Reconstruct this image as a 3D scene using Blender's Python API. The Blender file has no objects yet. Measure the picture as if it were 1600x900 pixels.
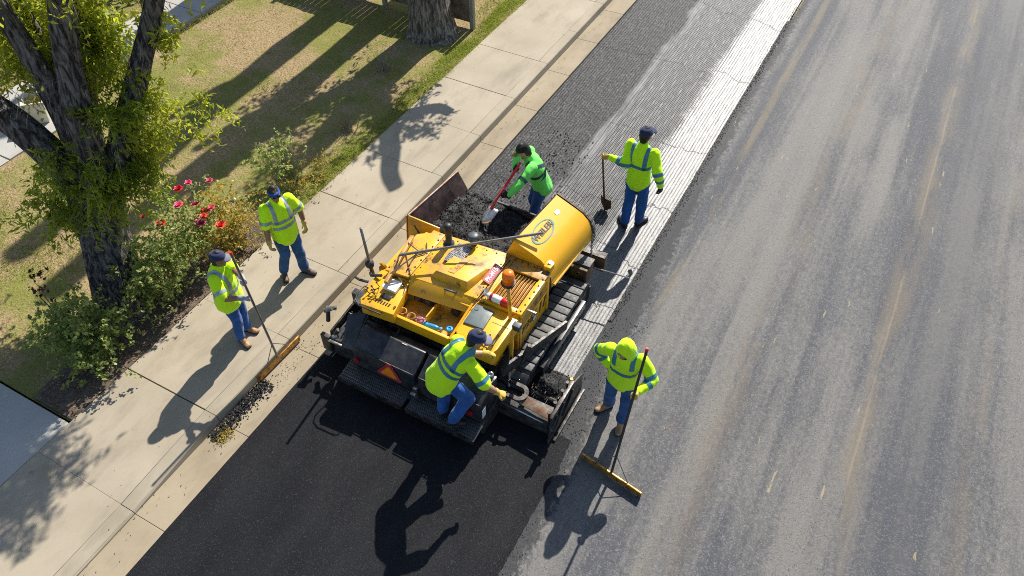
import bpy, bmesh, math, random
import numpy as np
from mathutils import Vector, Matrix, noise
R = math.radians
random.seed(7); rng = np.random.default_rng(7)
scene = bpy.context.scene
col = scene.collection

# ------------------------------------------------------------------ camera, sky, sun, exposure
cam_d = bpy.data.cameras.new('camera'); cam = bpy.data.objects.new('camera', cam_d); col.objects.link(cam)
cam.location = (0, 0, 8.4)
cam.rotation_euler = (R(90 - 47.5638), 0, R(28.415))
cam_d.sensor_width = 36; cam_d.lens = 36 * 1216 / 1600
cam_d.clip_end = 1000
scene.camera = cam
SUN_EL, SUN_AZ = R(42.5), R(-1.5)          # azimuth from +Y towards +X; shadows fall to -Y
w = bpy.data.worlds.new('World'); scene.world = w; w.use_nodes = True
nt = w.node_tree; bg = nt.nodes['Background']
sky = nt.nodes.new('ShaderNodeTexSky'); sky.sky_type = 'NISHITA'; sky.sun_disc = False
sky.sun_elevation = SUN_EL; sky.sun_rotation = SUN_AZ
sky.air_density = 1.0; sky.dust_density = 0.8; sky.ozone_density = 1.2
nt.links.new(sky.outputs[0], bg.inputs[0]); bg.inputs[1].default_value = 0.092
sd = bpy.data.lights.new('sun', 'SUN'); sd.energy = 5.0; sd.angle = R(0.5); sd.color = (1, .95, .86)
so = bpy.data.objects.new('sun', sd); col.objects.link(so); so.location = (-3, 30, 30)
sdir = Vector((math.sin(SUN_AZ) * math.cos(SUN_EL), math.cos(SUN_AZ) * math.cos(SUN_EL), math.sin(SUN_EL)))
so.rotation_euler = sdir.to_track_quat('Z', 'Y').to_euler()
scene.view_settings.view_transform = 'Standard'; scene.view_settings.look = 'None'
scene.view_settings.exposure = 0.68; scene.view_settings.gamma = 1.0
scene.view_settings.use_curve_mapping = False
scene.cycles.pixel_filter_type = 'BLACKMAN_HARRIS'; scene.cycles.filter_width = 1.0; scene.cycles.use_denoising = False

# ------------------------------------------------------------------ helpers: materials
def lin(r, g, b):
    f = lambda c: (c / 255 / 12.92) if c / 255 <= .04045 else ((c / 255 + .055) / 1.055) ** 2.4
    return (f(r), f(g), f(b))
class NT:
    def __init__(s, name):
        s.m = bpy.data.materials.new(name); s.m.use_nodes = True; s.t = s.m.node_tree
        s.b = s.t.nodes['Principled BSDF']; s.out = s.t.nodes['Material Output']
        g = s.n('ShaderNodeNewGeometry'); s.pos = g.outputs['Position']
    def n(s, typ, **kw):
        x = s.t.nodes.new(typ)
        for k, v in kw.items(): setattr(x, k, v)
        return x
    def l(s, a, b): s.t.links.new(a, b)
    def mp(s, scale=(1, 1, 1), rot=(0, 0, 0), loc=(0, 0, 0)):
        x = s.n('ShaderNodeMapping'); x.inputs['Scale'].default_value = scale
        x.inputs['Rotation'].default_value = rot; x.inputs['Location'].default_value = loc
        s.l(s.pos, x.inputs[0]); return x.outputs[0]
    def noise(s, scale, detail=3, rough=.55, vec=None, dist=0):
        x = s.n('ShaderNodeTexNoise'); x.inputs['Scale'].default_value = scale
        x.inputs['Detail'].default_value = detail; x.inputs['Roughness'].default_value = rough
        x.inputs['Distortion'].default_value = dist
        s.l(vec if vec is not None else s.pos, x.inputs['Vector']); return x.outputs['Fac']
    def voro(s, scale, feature='F1', vec=None, out='Distance'):
        x = s.n('ShaderNodeTexVoronoi', feature=feature); x.inputs['Scale'].default_value = scale
        s.l(vec if vec is not None else s.pos, x.inputs['Vector']); return x.outputs[out]
    def ramp(s, fac, a, b, ca=0., cb=1.):
        x = s.n('ShaderNodeMapRange'); x.clamp = True
        x.inputs[1].default_value = a; x.inputs[2].default_value = b
        x.inputs[3].default_value = ca; x.inputs[4].default_value = cb
        s.l(fac, x.inputs[0]); return x.outputs[0]
    def mix(s, fac, a, b, mode='MIX'):
        x = s.n('ShaderNodeMix', data_type='RGBA', blend_type=mode)
        for sock, v in ((x.inputs[0], fac), (x.inputs[6], a), (x.inputs[7], b)):
            if isinstance(v, (int, float)): sock.default_value = v
            elif isinstance(v, tuple): sock.default_value = (*v, 1)
            else: s.l(v, sock)
        return x.outputs[2]
    def math(s, op, a, b=0.):
        x = s.n('ShaderNodeMath', operation=op)
        for i, v in enumerate((a, b)):
            if isinstance(v, (int, float)): x.inputs[i].default_value = v
            else: s.l(v, x.inputs[i])
        return x.outputs[0]
    def bump(s, h, strength=.3, dist=.01):
        x = s.n('ShaderNodeBump'); x.inputs['Strength'].default_value = strength
        x.inputs['Distance'].default_value = dist; s.l(h, x.inputs['Height'])
        s.l(x.outputs[0], s.b.inputs['Normal'])
    def set(s, color=None, rough=None, metal=None, spec=None):
        for k, v in (('Base Color', color), ('Roughness', rough), ('Metallic', metal), ('Specular IOR Level', spec)):
            if v is None: continue
            i = s.b.inputs[k]
            if isinstance(v, tuple): i.default_value = (*v, 1)
            elif isinstance(v, (int, float)): i.default_value = v
            else: s.l(v, i)
        return s.m
def mat(name, c, rough=.6, metal=0., var=.12, vs=9., dirt=None, bump=0., bs=60., spec=.5, rv=.1):
    k = NT(name)
    f = k.noise(vs, 4)
    lo = tuple(x * (1 - var) for x in c); hi = tuple(min(1, x * (1 + var)) for x in c)
    cc = k.mix(k.ramp(f, .3, .7), lo, hi)
    if dirt:
        dc, amt, ds = dirt
        d = k.ramp(k.noise(ds, 5, .65), .62 - amt * .35, .78 - amt * .2)
        cc = k.mix(d, cc, dc)
    rr = k.ramp(k.noise(vs * 2.3, 3), .3, .7, max(.03, rough - rv), min(1, rough + rv))
    k.set(cc, rr, metal, spec)
    if bump: k.bump(k.noise(bs, 3), bump, .004)
    return k.m
def leafmat(name, ca, cb, trans=.45, rough=.45):
    k = NT(name)
    a = k.n('ShaderNodeAttribute', attribute_name='tint')
    c = k.mix(a.outputs['Fac'], ca, cb)
    k.set(c, rough, 0, .35)
    tr = k.n('ShaderNodeBsdfTranslucent'); tc = k.mix(.5, c, tuple(min(1, x * 1.6) for x in cb))
    k.l(tc, tr.inputs[0])
    ms = k.n('ShaderNodeMixShader'); ms.inputs[0].default_value = trans
    k.l(k.b.outputs[0], ms.inputs[1]); k.l(tr.outputs[0], ms.inputs[2]); k.l(ms.outputs[0], k.out.inputs[0])
    return k.m

# ------------------------------------------------------------------ helpers: geometry
def tag(o, label=None, cat=None, group=None, kind=None):
    for k, v in (('label', label), ('category', cat), ('group', group), ('kind', kind)):
        if v: o[k] = v
    return o
def link(name, me, parent=None, loc=(0, 0, 0)):
    o = bpy.data.objects.new(name, me); col.objects.link(o); o.location = loc
    if parent: o.parent = parent
    return o
def empty(name, loc=(0, 0, 0), rz=0., label=None, cat=None, group=None, kind=None):
    o = bpy.data.objects.new(name, None); col.objects.link(o); o.location = loc; o.rotation_euler = (0, 0, rz)
    o.empty_display_size = .2
    return tag(o, label, cat, group, kind)
class MB:
    """collects shapes in world (or root) coordinates; build() makes ONE mesh object"""
    def __init__(s, org=(0, 0, 0)): s.bm = bmesh.new(); s.org = Vector(org)
    def box(s, x0, x1, y0, y1, z0, z1, rot=None):
        c = Vector(((x0 + x1) / 2, (y0 + y1) / 2, (z0 + z1) / 2))
        m = Matrix.Translation(c)
        if rot: m = m @ rot.to_4x4()
        m = m @ Matrix.Diagonal((x1 - x0, y1 - y0, z1 - z0, 1))
        bmesh.ops.create_cube(s.bm, size=1, matrix=m); return s
    def cyl(s, p0, p1, r0, r1=None, n=12):
        p0, p1 = Vector(p0), Vector(p1); d = p1 - p0
        m = Matrix.Translation((p0 + p1) / 2) @ d.to_track_quat('Z', 'Y').to_matrix().to_4x4()
        bmesh.ops.create_cone(s.bm, cap_ends=True, segments=n, radius1=r0, radius2=r0 if r1 is None else r1, depth=d.length, matrix=m); return s
    def bar(s, p0, p1, w, h, up=(0, 0, 1)):
        p0, p1 = Vector(p0), Vector(p1); y = (p1 - p0); L = y.length; y.normalize()
        x = y.cross(Vector(up)).normalized(); z = x.cross(y)
        m = Matrix((x, y, z)).transposed().to_4x4(); m.translation = (p0 + p1) / 2
        bmesh.ops.create_cube(s.bm, size=1, matrix=m @ Matrix.Diagonal((w, L, h, 1))); return s
    def tube(s, pts, r, n=8, closed=False):
        pts = [Vector(p) for p in pts]; rs = r if hasattr(r, '__len__') else [r] * len(pts)
        rings = []; ref = None
        for i, p in enumerate(pts):
            a = pts[(i - 1) % len(pts)] if closed or i else p; b = pts[(i + 1) % len(pts)] if closed or i < len(pts) - 1 else p
            t = (b - a).normalized()
            if ref is None: ref = t.orthogonal().normalized()
            u = (ref - t * ref.dot(t)).normalized(); ref = u; v = t.cross(u)
            rings.append([s.bm.verts.new(p + (u * math.cos(k * 2 * math.pi / n) + v * math.sin(k * 2 * math.pi / n)) * rs[i]) for k in range(n)])
        m = len(rings)
        for i in range(m if closed else m - 1):
            a, b = rings[i], rings[(i + 1) % m]
            for k in range(n): s.bm.faces.new((a[k], a[(k + 1) % n], b[(k + 1) % n], b[k]))
        if not closed: s.bm.faces.new(rings[0][::-1]); s.bm.faces.new(rings[-1])
        return s
    def prism(s, poly, d):
        """polygon (3D points) extruded by vector d"""
        d = Vector(d); a = [s.bm.verts.new(Vector(p)) for p in poly]; b = [s.bm.verts.new(Vector(p) + d) for p in poly]; n = len(a)
        s.bm.faces.new(a[::-1]); s.bm.faces.new(b)
        for i in range(n): s.bm.faces.new((a[i], a[(i + 1) % n], b[(i + 1) % n], b[i]))
        return s
    def plan(s, xy, z0, z1): return s.prism([(x, y, z0) for x, y in xy], (0, 0, z1 - z0))
    def prof(s, yz, x0, x1): return s.prism([(x0, y, z) for y, z in yz], (x1 - x0, 0, 0))
    def lathe(s, c, prof, n=16, axis=(0, 0, 1)):
        q = Vector(axis).to_track_quat('Z', 'Y').to_matrix(); c = Vector(c); rings = []
        for r, z in prof: rings.append([s.bm.verts.new(c + q @ Vector((r * math.cos(k * 2 * math.pi / n), r * math.sin(k * 2 * math.pi / n), z))) for k in range(n)])
        for a, b in zip(rings, rings[1:]):
            for k in range(n): s.bm.faces.new((a[k], a[(k + 1) % n], b[(k + 1) % n], b[k]))
        s.bm.faces.new(rings[0][::-1]); s.bm.faces.new(rings[-1]); return s
    def build(s, name, m, parent=None, bevel=0., smooth=False, kind=None, seg=2):
        bm = s.bm
        bmesh.ops.recalc_face_normals(bm, faces=bm.faces[:])
        if bevel:
            es = [e for e in bm.edges if len(e.link_faces) == 2 and e.calc_face_angle(0) > .6]
            bmesh.ops.bevel(bm, geom=es, offset=bevel, segments=seg, affect='EDGES', profile=.6, clamp_overlap=True)
        bmesh.ops.translate(bm, verts=bm.verts[:], vec=-s.org)
        me = bpy.data.meshes.new(name); bm.to_mesh(me); bm.free()
        if smooth: me.polygons.foreach_set('use_smooth', [True] * len(me.polygons))
        elif bevel:
            me.polygons.foreach_set('use_smooth', [True] * len(me.polygons)); me.set_sharp_from_angle(angle=.7)
        me.materials.append(m)
        o = link(name, me, parent)
        if kind: o['kind'] = kind
        if parent is None and s.org.length > 0: o.location = s.org
        return o
def npmesh(name, v, f, m, parent=None, kind=None, tint=None, smooth=False, loc=(0, 0, 0)):
    """v (n,3), f (k,3 or 4) numpy arrays"""
    me = bpy.data.meshes.new(name); n, k = len(v), f.shape[1]
    me.vertices.add(n); me.vertices.foreach_set('co', np.asarray(v, np.float32).ravel())
    me.loops.add(f.size); me.loops.foreach_set('vertex_index', f.astype(np.int32).ravel())
    me.polygons.add(len(f)); me.polygons.foreach_set('loop_start', np.arange(0, f.size, k, dtype=np.int32))
    me.polygons.foreach_set('loop_total', np.full(len(f), k, np.int32))
    if smooth: me.polygons.foreach_set('use_smooth', np.ones(len(f), bool))
    me.update(calc_edges=True)
    if tint is not None:
        a = me.attributes.new('tint', 'FLOAT', 'POINT'); a.data.foreach_set('value', np.asarray(tint, np.float32))
    me.materials.append(m)
    o = link(name, me, parent, loc)
    if kind: o['kind'] = kind
    return o
def nz(x, y, z=0.): return noise.noise(Vector((x, y, z)))
def unit(a): return a / (np.linalg.norm(a, axis=-1, keepdims=True) + 1e-9)
def leaves(c, L, W, up=.3, droop=0., dirs=None, fold=.25):
    """leaf quads (base, side, tip, side) at centres c: returns v, f"""
    n = len(c); d = unit(rng.normal(size=(n, 3))) if dirs is None else unit(dirs + .55 * rng.normal(size=(n, 3)))
    d[:, 2] -= droop; d = unit(d)
    nn = rng.normal(size=(n, 3)); nn[:, 2] += up * 3; s = unit(np.cross(d, nn)); nn = np.cross(s, d)
    l = (L * rng.uniform(.65, 1.25, n))[:, None]; ww = (W * rng.uniform(.7, 1.2, n))[:, None]
    v = np.stack([c - d * l * .5, c + s * ww * .5 + nn * ww * fold, c + d * l * .5, c - s * ww * .5 + nn * ww * fold], 1).reshape(-1, 3)
    return v, np.arange(4 * n).reshape(n, 4)
def blob_pts(n, c, r, shell=.5):
    p = unit(rng.normal(size=(n, 3))) * (rng.uniform(0, 1, (n, 1)) ** (1 / 3) * (1 - shell) + shell * rng.uniform(.7, 1.05, (n, 1)))
    return np.asarray(c) + p * np.asarray(r)
_font_cache = {}
def lettering(txt, size, mtx, m, parent, org, name='lettering', bold=0., squash=1., shear=0., spacing=1.):
    cu = bpy.data.curves.new('t', 'FONT'); cu.body = txt; cu.size = size; cu.align_x = 'CENTER'; cu.align_y = 'CENTER'
    cu.extrude = .001; cu.offset = bold; cu.shear = shear; cu.space_character = spacing
    o = bpy.data.objects.new('t', cu); col.objects.link(o)
    bpy.context.view_layer.update()
    me = bpy.data.meshes.new_from_object(o.evaluated_get(bpy.context.evaluated_depsgraph_get()))
    bpy.data.objects.remove(o)
    me.transform(Matrix.Translation(-Vector(org)) @ mtx @ Matrix.Diagonal((squash, 1, 1, 1)))
    me.materials.clear(); me.materials.append(m)
    return link(name, me, parent)
def frame(o, x, y):
    """matrix with origin o, local x axis x and y axis y (y made orthogonal)"""
    x = Vector(x).normalized(); y = Vector(y); y = (y - x * y.dot(x)).normalized(); z = x.cross(y)
    m = Matrix((x, y, z)).transposed().to_4x4(); m.translation = Vector(o); return m
# ------------------------------------------------------------------ materials of the setting
def m_old_asphalt():
    k = NT('weathered asphalt')
    streak = k.noise(1.0, 5, .62, k.mp((1.7, .06, 1)), .25)
    patch = k.noise(.55, 4, .6, k.mp((1, .35, 1), loc=(3, 1, 0)))
    agg = k.noise(52, 4, .8); agg2 = k.voro(75, out='Color')
    sp = k.n('ShaderNodeSeparateColor'); k.l(agg2, sp.inputs[0])
    mid = k.noise(22, 4, .75, k.mp((1, .6, 1)))
    wsum = k.math('ADD', k.math('ADD', k.math('MULTIPLY', streak, .6), k.math('MULTIPLY', patch, .45)), k.math('ADD', k.math('MULTIPLY', k.math('SUBTRACT', mid, .5), .28), k.math('MULTIPLY', k.math('SUBTRACT', agg, .5), .3)))
    wear = k.ramp(wsum, .46, .58)
    # worn bands lighter and tan, unworn bands darker and bluish
    base = k.mix(wear, (.06, .063, .072), (.148, .14, .129))
    # aggregate: dark and pale stones, showing more where worn
    base = k.mix(k.ramp(agg, .54, .63, 0, .8), base, (.03, .031, .035))
    base = k.mix(k.ramp(sp.outputs[0], .82, .88, 0, .4), base, (.22, .215, .21))
    sx = k.n('ShaderNodeSeparateXYZ'); k.l(k.pos, sx.inputs[0]); X = sx.outputs[0]
    wob = k.math('ADD', X, k.ramp(k.noise(.35, 2), 0, 1, -.05, .05))
    # tan seam worn by traffic near x = 1.35, and fainter ones
    for x0, wd, c, a in ((1.36, .24, (.165, .133, .095), .5), (1.34, .02, (.24, .19, .115), .45), (-.25, .3, (.17, .13, .09), .3), (-1.62, .1, (.2, .16, .1), .5), (2.6, .15, (.18, .14, .09), .25)):
        band = k.ramp(k.math('ABSOLUTE', k.math('SUBTRACT', wob, x0 + .0)), wd * .35, wd, 1, 0)
        brk = k.ramp(k.noise(1.3, 4, .6, k.mp((2.5, .45, 1), loc=(x0 * 3, 0, 0))), .42, .58, 0, a)
        base = k.mix(k.math('MULTIPLY', band, brk), base, c)
    # dark band right of the seam
    d = k.ramp(k.math('ABSOLUTE', k.math('SUBTRACT', wob, 1.95)), .25, .6, .45, 0)
    base = k.mix(k.math('MULTIPLY', d, k.ramp(streak, .35, .6)), base, (.055, .057, .064))
    dj = k.ramp(k.math('ADD', k.math('ADD', sx.outputs[0], k.math('ADD', k.ramp(sx.outputs[1], 6, 12, 0, .2), k.ramp(sx.outputs[1], 3.5, 6, -.2, 0))), k.math('ADD', k.ramp(k.noise(1.1, 4, .6), 0, 1, -.16, .16), k.math('MULTIPLY', k.math('SUBTRACT', mid, .5), .5))), -1.8, -1.7, .92, 0)
    base = k.mix(dj, base, k.mix(k.ramp(agg, .45, .6), (.04, .041, .045), (.016, .016, .018)))
    # rusty stains and cream scuffs
    st = k.ramp(k.noise(1.4, 4, .6, k.mp((1, .6, 1), loc=(9, 4, 0))), .68, .78, 0, .4)
    base = k.mix(st, base, (.15, .1, .06))
    sc = k.ramp(k.noise(3.2, 5, .6, k.mp((2.6, .4, 1), R_z(-6), (2, 0, 0))), .685, .7, 0, .8)
    base = k.mix(sc, base, (.3, .24, .14))
    k.set(base, k.ramp(streak, .3, .7, .78, .68), 0, .3)
    k.bump(k.math('ADD', agg, k.math('MULTIPLY', sp.outputs[0], .4)), .55, .006)
    return k.m
def R_z(a): return (0, 0, R(a))
def m_new_asphalt():
    k = NT('fresh asphalt')
    agg = k.voro(100, out='Color'); sp = k.n('ShaderNodeSeparateColor'); k.l(agg, sp.inputs[0])
    f = k.noise(60, 4, .8); big = k.noise(1.3, 4, .6, k.mp((1.6, .5, 1)))
    c = k.mix(k.ramp(big, .35, .65), (.0085, .009, .0115), (.016, .0165, .019))
    c = k.mix(k.ramp(f, .5, .62, 0, .7), c, (.006, .006, .007))
    c = k.mix(k.ramp(sp.outputs[0], .93, .97, 0, .6), c, (.045, .045, .048))
    k.set(c, k.ramp(sp.outputs[1], 0, 1, .5, .85), 0, .14)
    k.bump(k.math('ADD', f, k.math('MULTIPLY', sp.outputs[2], .6)), .8, .008)
    return k.m
def m_milled():
    k = NT('milled tack coated asphalt')
    sx = k.n('ShaderNodeSeparateXYZ'); k.l(k.pos, sx.inputs[0])
    X = k.math('ADD', sx.outputs[0], k.ramp(k.noise(.8, 3), 0, 1, -.2, .2))
    agg = k.noise(120, 3, .7); st = k.noise(2.2, 4, .6, k.mp((2.4, .25, 1)))
    coarse = k.ramp(X, -4.15, -3.85, 1, 0)          # scarified strip by the gutter
    c = k.mix(coarse, (.075, .073, .07), (.036, .036, .037))
    crest = k.math('MULTIPLY', k.math('MULTIPLY', k.ramp(sx.outputs[2], -.049, -.037), k.ramp(k.noise(1.7, 5, .7, k.mp((2, .3, 1), loc=(1, 7, 0))), .38, .6, .25, 1.15)), k.ramp(k.noise(26, 4, .7, k.mp((1, .4, 1))), .35, .6, .15, 1))
    c = k.mix(coarse, k.mix(crest, (.005, .005, .006), (.07, .068, .067)), k.mix(k.ramp(k.noise(34, 4, .8), .52, .6, 0, .85), (.013, .013, .015), (.14, .138, .137)))
    c = k.mix(k.ramp(agg, .52, .68, 0, .6), c, (.02, .02, .022))
    c = k.mix(k.ramp(k.noise(70, 2, .6), .6, .7, 0, .35), c, (.14, .135, .13))
    pale = k.ramp(k.math('ADD', X, k.math('ADD', k.math('MULTIPLY', k.math('SUBTRACT', k.noise(3.5, 5, .7), .5), .5), k.math('MULTIPLY', k.math('SUBTRACT', k.noise(30, 3, .7), .5), .25))), -2.96, -2.87, 0, 1)              # smooth strip beside the cut edge; sun glare and white dust in its colour
    c = k.mix(k.math('MULTIPLY', pale, k.math('MULTIPLY', k.ramp(st, .25, .5, .45, .95), k.math('MULTIPLY', k.ramp(k.noise(48, 4, .75), .42, .56, 1, .2), k.ramp(k.noise(9, 4, .7, k.mp((1, .5, 1))), .55, .7, 1, .25)))), c, (.17, .168, .167))
    line = k.ramp(k.math('ABSOLUTE', k.math('ADD', X, 4.02)), .05, .14, 1, 0)
    c = k.mix(k.math('MULTIPLY', line, k.ramp(st, .45, .6, 0, .7)), c, (.2, .198, .195))
    # cracks
    wv = None
    for y0, sl, sx_ in ((5.62, .1, 1), (7.02, -.05, 2), (8.35, .25, 3), (9.3, -.22, 4), (11.2, .12, 5), (13.7, -.04, 6), (16.1, .2, 7)):
        yy_ = k.math('ADD', k.math('ADD', sx.outputs[1], k.math('MULTIPLY', sx.outputs[0], sl)), k.ramp(k.noise(1.6, 5, .65, k.mp(loc=(sx_ * 5, 0, 0))), 0, 1, -.4 - y0 - sl * -3.2, .4 - y0 - sl * -3.2))
        e_ = k.math('ABSOLUTE', yy_); wv = e_ if wv is None else k.math('MINIMUM', wv, e_)
    c = k.mix(k.ramp(wv, .006, .016, .85, 0), c, (.01, .01, .012))
    k.set(c, k.math('SUBTRACT', k.ramp(coarse, 0, 1, .5, .62), k.math('MULTIPLY', pale, .1)), 0, k.ramp(coarse, 0, 1, .5, .2))
    k.bump(k.math('SUBTRACT', k.math('ADD', agg, k.math('MULTIPLY', k.noise(45, 2), .5)), k.ramp(wv, .0, .015, 1.2, 0)), .5, .006)
    return k.m
def m_concrete(name, ca, cb, stain=.5):
    k = NT(name)
    f = k.noise(.9, 5, .6); g = k.noise(160, 2, .7)
    c = k.mix(k.ramp(f, .3, .7), ca, cb)
    c = k.mix(k.ramp(k.noise(2.4, 5, .65, k.mp((1.3, .35, 1))), .5, .72, 0, stain), c, tuple(x * .62 for x in ca))
    c = k.mix(k.ramp(g, .58, .72, 0, .35), c, tuple(x * .5 for x in ca))
    c = k.mix(k.ramp(k.noise(7, 3, .6), .7, .74, 0, .35), c, (.12, .09, .06))
    c = k.mix(k.ramp(k.noise(1.3, 5, .7, k.mp((1, .5, 1), loc=(7, 3, 0))), .56, .76, 0, .5), c, (.2, .135, .075))
    c = k.mix(k.ramp(k.noise(19, 3, .7), .72, .76, 0, .6), c, (.05, .042, .035))
    k.set(c, .85, 0, .3); k.bump(g, .25, .003)
    return k.m
def m_lawn():
    k = NT('dry lawn soil')
    f = k.noise(.55, 5, .6); g = k.noise(28, 4, .7); h = k.noise(3, 4, .65)
    c = k.mix(k.ramp(g, .35, .68), (.22, .15, .08), (.43, .33, .175))
    c = k.mix(k.ramp(k.math('ADD', k.math('MULTIPLY', f, .7), k.math('MULTIPLY', h, .35)), .47, .58, 0, .85), c, (.19, .2, .045))
    c = k.mix(k.ramp(h, .62, .75, 0, .55), c, (.17, .115, .062))
    k.set(c, .95, 0, .1); k.bump(k.math('ADD', g, h), .9, .03)
    return k.m
M = {}
M['old'] = m_old_asphalt(); M['new'] = m_new_asphalt(); M['mill'] = m_milled()
M['walk'] = m_concrete('sidewalk concrete', (.31, .262, .192), (.39, .335, .252))
M['gut'] = m_concrete('gutter concrete', (.26, .21, .14), (.35, .288, .2), .6)
M['kerb'] = m_concrete('kerb concrete', (.29, .247, .18), (.37, .318, .24), .55)
M['path'] = m_concrete('path concrete', (.35, .335, .3), (.43, .41, .37), .25)
M['lawn'] = m_lawn()
M['joint'] = mat('joint dirt', (.05, .04, .03), .95)
M['soil'] = mat('bed soil', (.1, .072, .05), .95, var=.45, vs=14, bump=.8, bs=25)
M['ground'] = mat('ground', (.19, .16, .1), .95, var=.3, vs=.4)

# ------------------------------------------------------------------ ground, road, gutter, kerb, sidewalk
mb = MB(); mb.box(-150, 150, -150, 150, -.5, -.12); mb.build('ground', M['ground'], kind='structure')
def sheet(name, xs, ys, zf, m, kind='structure', thick=None, smooth=True):
    nx, ny = len(xs), len(ys); XX, YY = np.meshgrid(xs, ys, indexing='ij')
    v = np.stack([XX, YY, zf(XX, YY)], -1).reshape(-1, 3)
    i = np.arange(nx - 1)[:, None] * ny + np.arange(ny - 1)[None, :]
    f = np.stack([i, i + ny, i + ny + 1, i + 1], -1).reshape(-1, 4)
    return npmesh(name, v, f, m, kind=kind, smooth=smooth)
def vnoise(X, Y, s, seed=0.):
    return np.array([noise.noise(Vector((x * s, y * s, seed))) for x, y in zip(X.ravel(), Y.ravel())]).reshape(X.shape)
# old road: one slab with a real cut edge 5 cm above the milled lane; fresh mat beside the joint
ys = np.concatenate([np.arange(-6, 24, .25), np.arange(24, 80, 4.)])
edge = -2.17 + .012 * np.array([nz(y * 2.1, 0) for y in ys]) + np.where(ys > 16.4, .1, 0)
mb = MB()
top = [mb.bm.verts.new((e, y, .012)) for e, y in zip(edge, ys)]; rt_ = [mb.bm.verts.new((9.6, y, .012)) for y in ys]
bot = [mb.bm.verts.new((e - .012, y, -.06)) for e, y in zip(edge, ys)]
for i in range(len(ys) - 1):
    mb.bm.faces.new((top[i], rt_[i], rt_[i + 1], top[i + 1])); mb.bm.faces.new((bot[i], top[i], top[i + 1], bot[i + 1]))
mb.build('road', M['old'], kind='structure')
# milled lane with its grooves as relief
xs = np.arange(-5.335, -2.14, .0088); ysm = np.concatenate([np.arange(4.4, 18.5, .055), np.arange(18.6, 60, 1.2)])
def zmill(X, Y):
    ph = X + .006 * np.sin(Y * 1.7) + .01 * vnoise(X * .3, Y * .5, 1.0, 4.)
    g = .5 + .5 * np.sin(ph * 2 * np.pi / .053)
    groove = np.clip((X + 4.12) / .2, .35, 1) * (.25 + .75 * np.clip((-2.78 - X) / .22, 0, 1))
    n1 = vnoise(X, Y, 9., 1.); n2 = vnoise(X, Y * .35, 24., 2.)
    rough = .0045 * n1 + .006 * n2 * np.clip((-3.85 - X) / .2, .25, 1)
    return -.043 + .013 * (g - .5) * groove * (1 + .8 * n2) + rough
sheet('milled_lane', xs, ysm, zmill, M['mill'])
# fresh mat laid behind the screed
xs = np.concatenate([[-5.36], np.arange(-5.3, -1.9, .12), [-1.86, -1.76]]); ysn = np.arange(-6, 4.85, .04)
def znew(X, Y):
    z = .02 + .0012 * vnoise(X, Y, 3.) + 0 * X
    z = np.where(X > -1.85, .0145, z); z = np.where(X < -5.33, .005, z); return z
mat_o = sheet('fresh_asphalt_mat', xs, ysn, znew, M['new'])
for v_ in mat_o.data.vertices:
    if v_.co.x > -1.87: v_.co.x += .05 * nz(v_.co.y * 2.2, 3.) + .03 * nz(v_.co.y * 9., 5.)
    elif v_.co.x < -5.34: v_.co.x += .008 * nz(v_.co.y * 6, 9.)
# skirt of loose fresh asphalt along the joint, ahead of the mat
n = 5200; yy = rng.uniform(-1, 17, n); xx = np.where(rng.random(n) < .62, rng.normal(-1.83, .1, n), rng.normal(-2.1, .06, n)); zz = np.full(n, .014)
near = yy < 7; xx = np.where(near, xx, rng.normal(-2.12, .035, n))
def crumbs(x, y, z, s):
    n = len(x); r = rng.uniform(.4, 1., n) * s
    base = np.array([[1, 0, -.5], [-.5, .87, -.5], [-.5, -.87, -.5], [0, 0, .9]])
    a = rng.uniform(0, 6.28, n); ca, sa = np.cos(a), np.sin(a); b = base[None] * (1 + .35 * rng.normal(size=(n, 4, 3)))
    v = np.stack([b[..., 0] * ca[:, None] - b[..., 1] * sa[:, None], b[..., 0] * sa[:, None] + b[..., 1] * ca[:, None], b[..., 2]], -1) * r[:, None, None]
    v += np.stack([x, y, z + r * .35], -1)[:, None]
    f = (np.arange(n) * 4)[:, None, None] + np.array([[0, 1, 3], [1, 2, 3], [2, 0, 3]])[None]
    return v.reshape(-1, 3), f.reshape(-1, 3)
v, f = crumbs(xx, yy, zz, .009)
npmesh('loose_asphalt', v, f, M['new'], kind='stuff')['label'] = 'loose fresh asphalt grains along the cut edge of the road'
# gutter pans
JY = [-5.2, -3.85, -2.5, -1.15, .2, 1.57, 2.98, 4.38, 5.72, 7.04, 8.3, 9.56, 10.85, 12.2, 13.55, 14.9, 16.25, 17.6, 19, 20.4, 21.8]
gut = MB(); gut.box(-6.04, -5.36, JY[0], JY[-1], -.11, -.03); gut = gut.build('gutter', M['joint'], kind='structure')
for a, b in zip(JY, JY[1:]):
    m = MB(); m.prism([(-5.81, a + .002, -.05), (-5.335, a + .002, -.05), (-5.335, a + .002, .012), (-5.81, a + .002, .002)], (0, b - a - .004, 0)); m.build('gutter_pan', M['gut'], gut, bevel=.004, seg=1)
kb = MB(); kb.box(-6.02, -5.86, JY[0], JY[-1], -.06, .0); kb = kb.build('kerb', M['joint'], kind='structure')
def kz(y): return .035 + .1 * min(1, max(0, (y - 1.35) / 1.6))
for a, b in zip(JY, JY[1:]):
    m = MB(); a_, b_ = a + .004, b - .004
    def ring(y):
        h = kz(y); return [(-6.0, y, -.03), (-5.795, y, -.03), (-5.797, y, .02), (-5.81, y, h - .012), (-5.822, y, h), (-6.0, y, h + .003)]
    A = [m.bm.verts.new(p) for p in ring(a_)]; B = [m.bm.verts.new(p) for p in ring(b_)]
    for i in range(6): m.bm.faces.new((A[i], A[(i + 1) % 6], B[(i + 1) % 6], B[i]))
    m.bm.faces.new(A[::-1]); m.bm.faces.new(B)
    m.build('kerb_stone', M['kerb'], kb)
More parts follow.
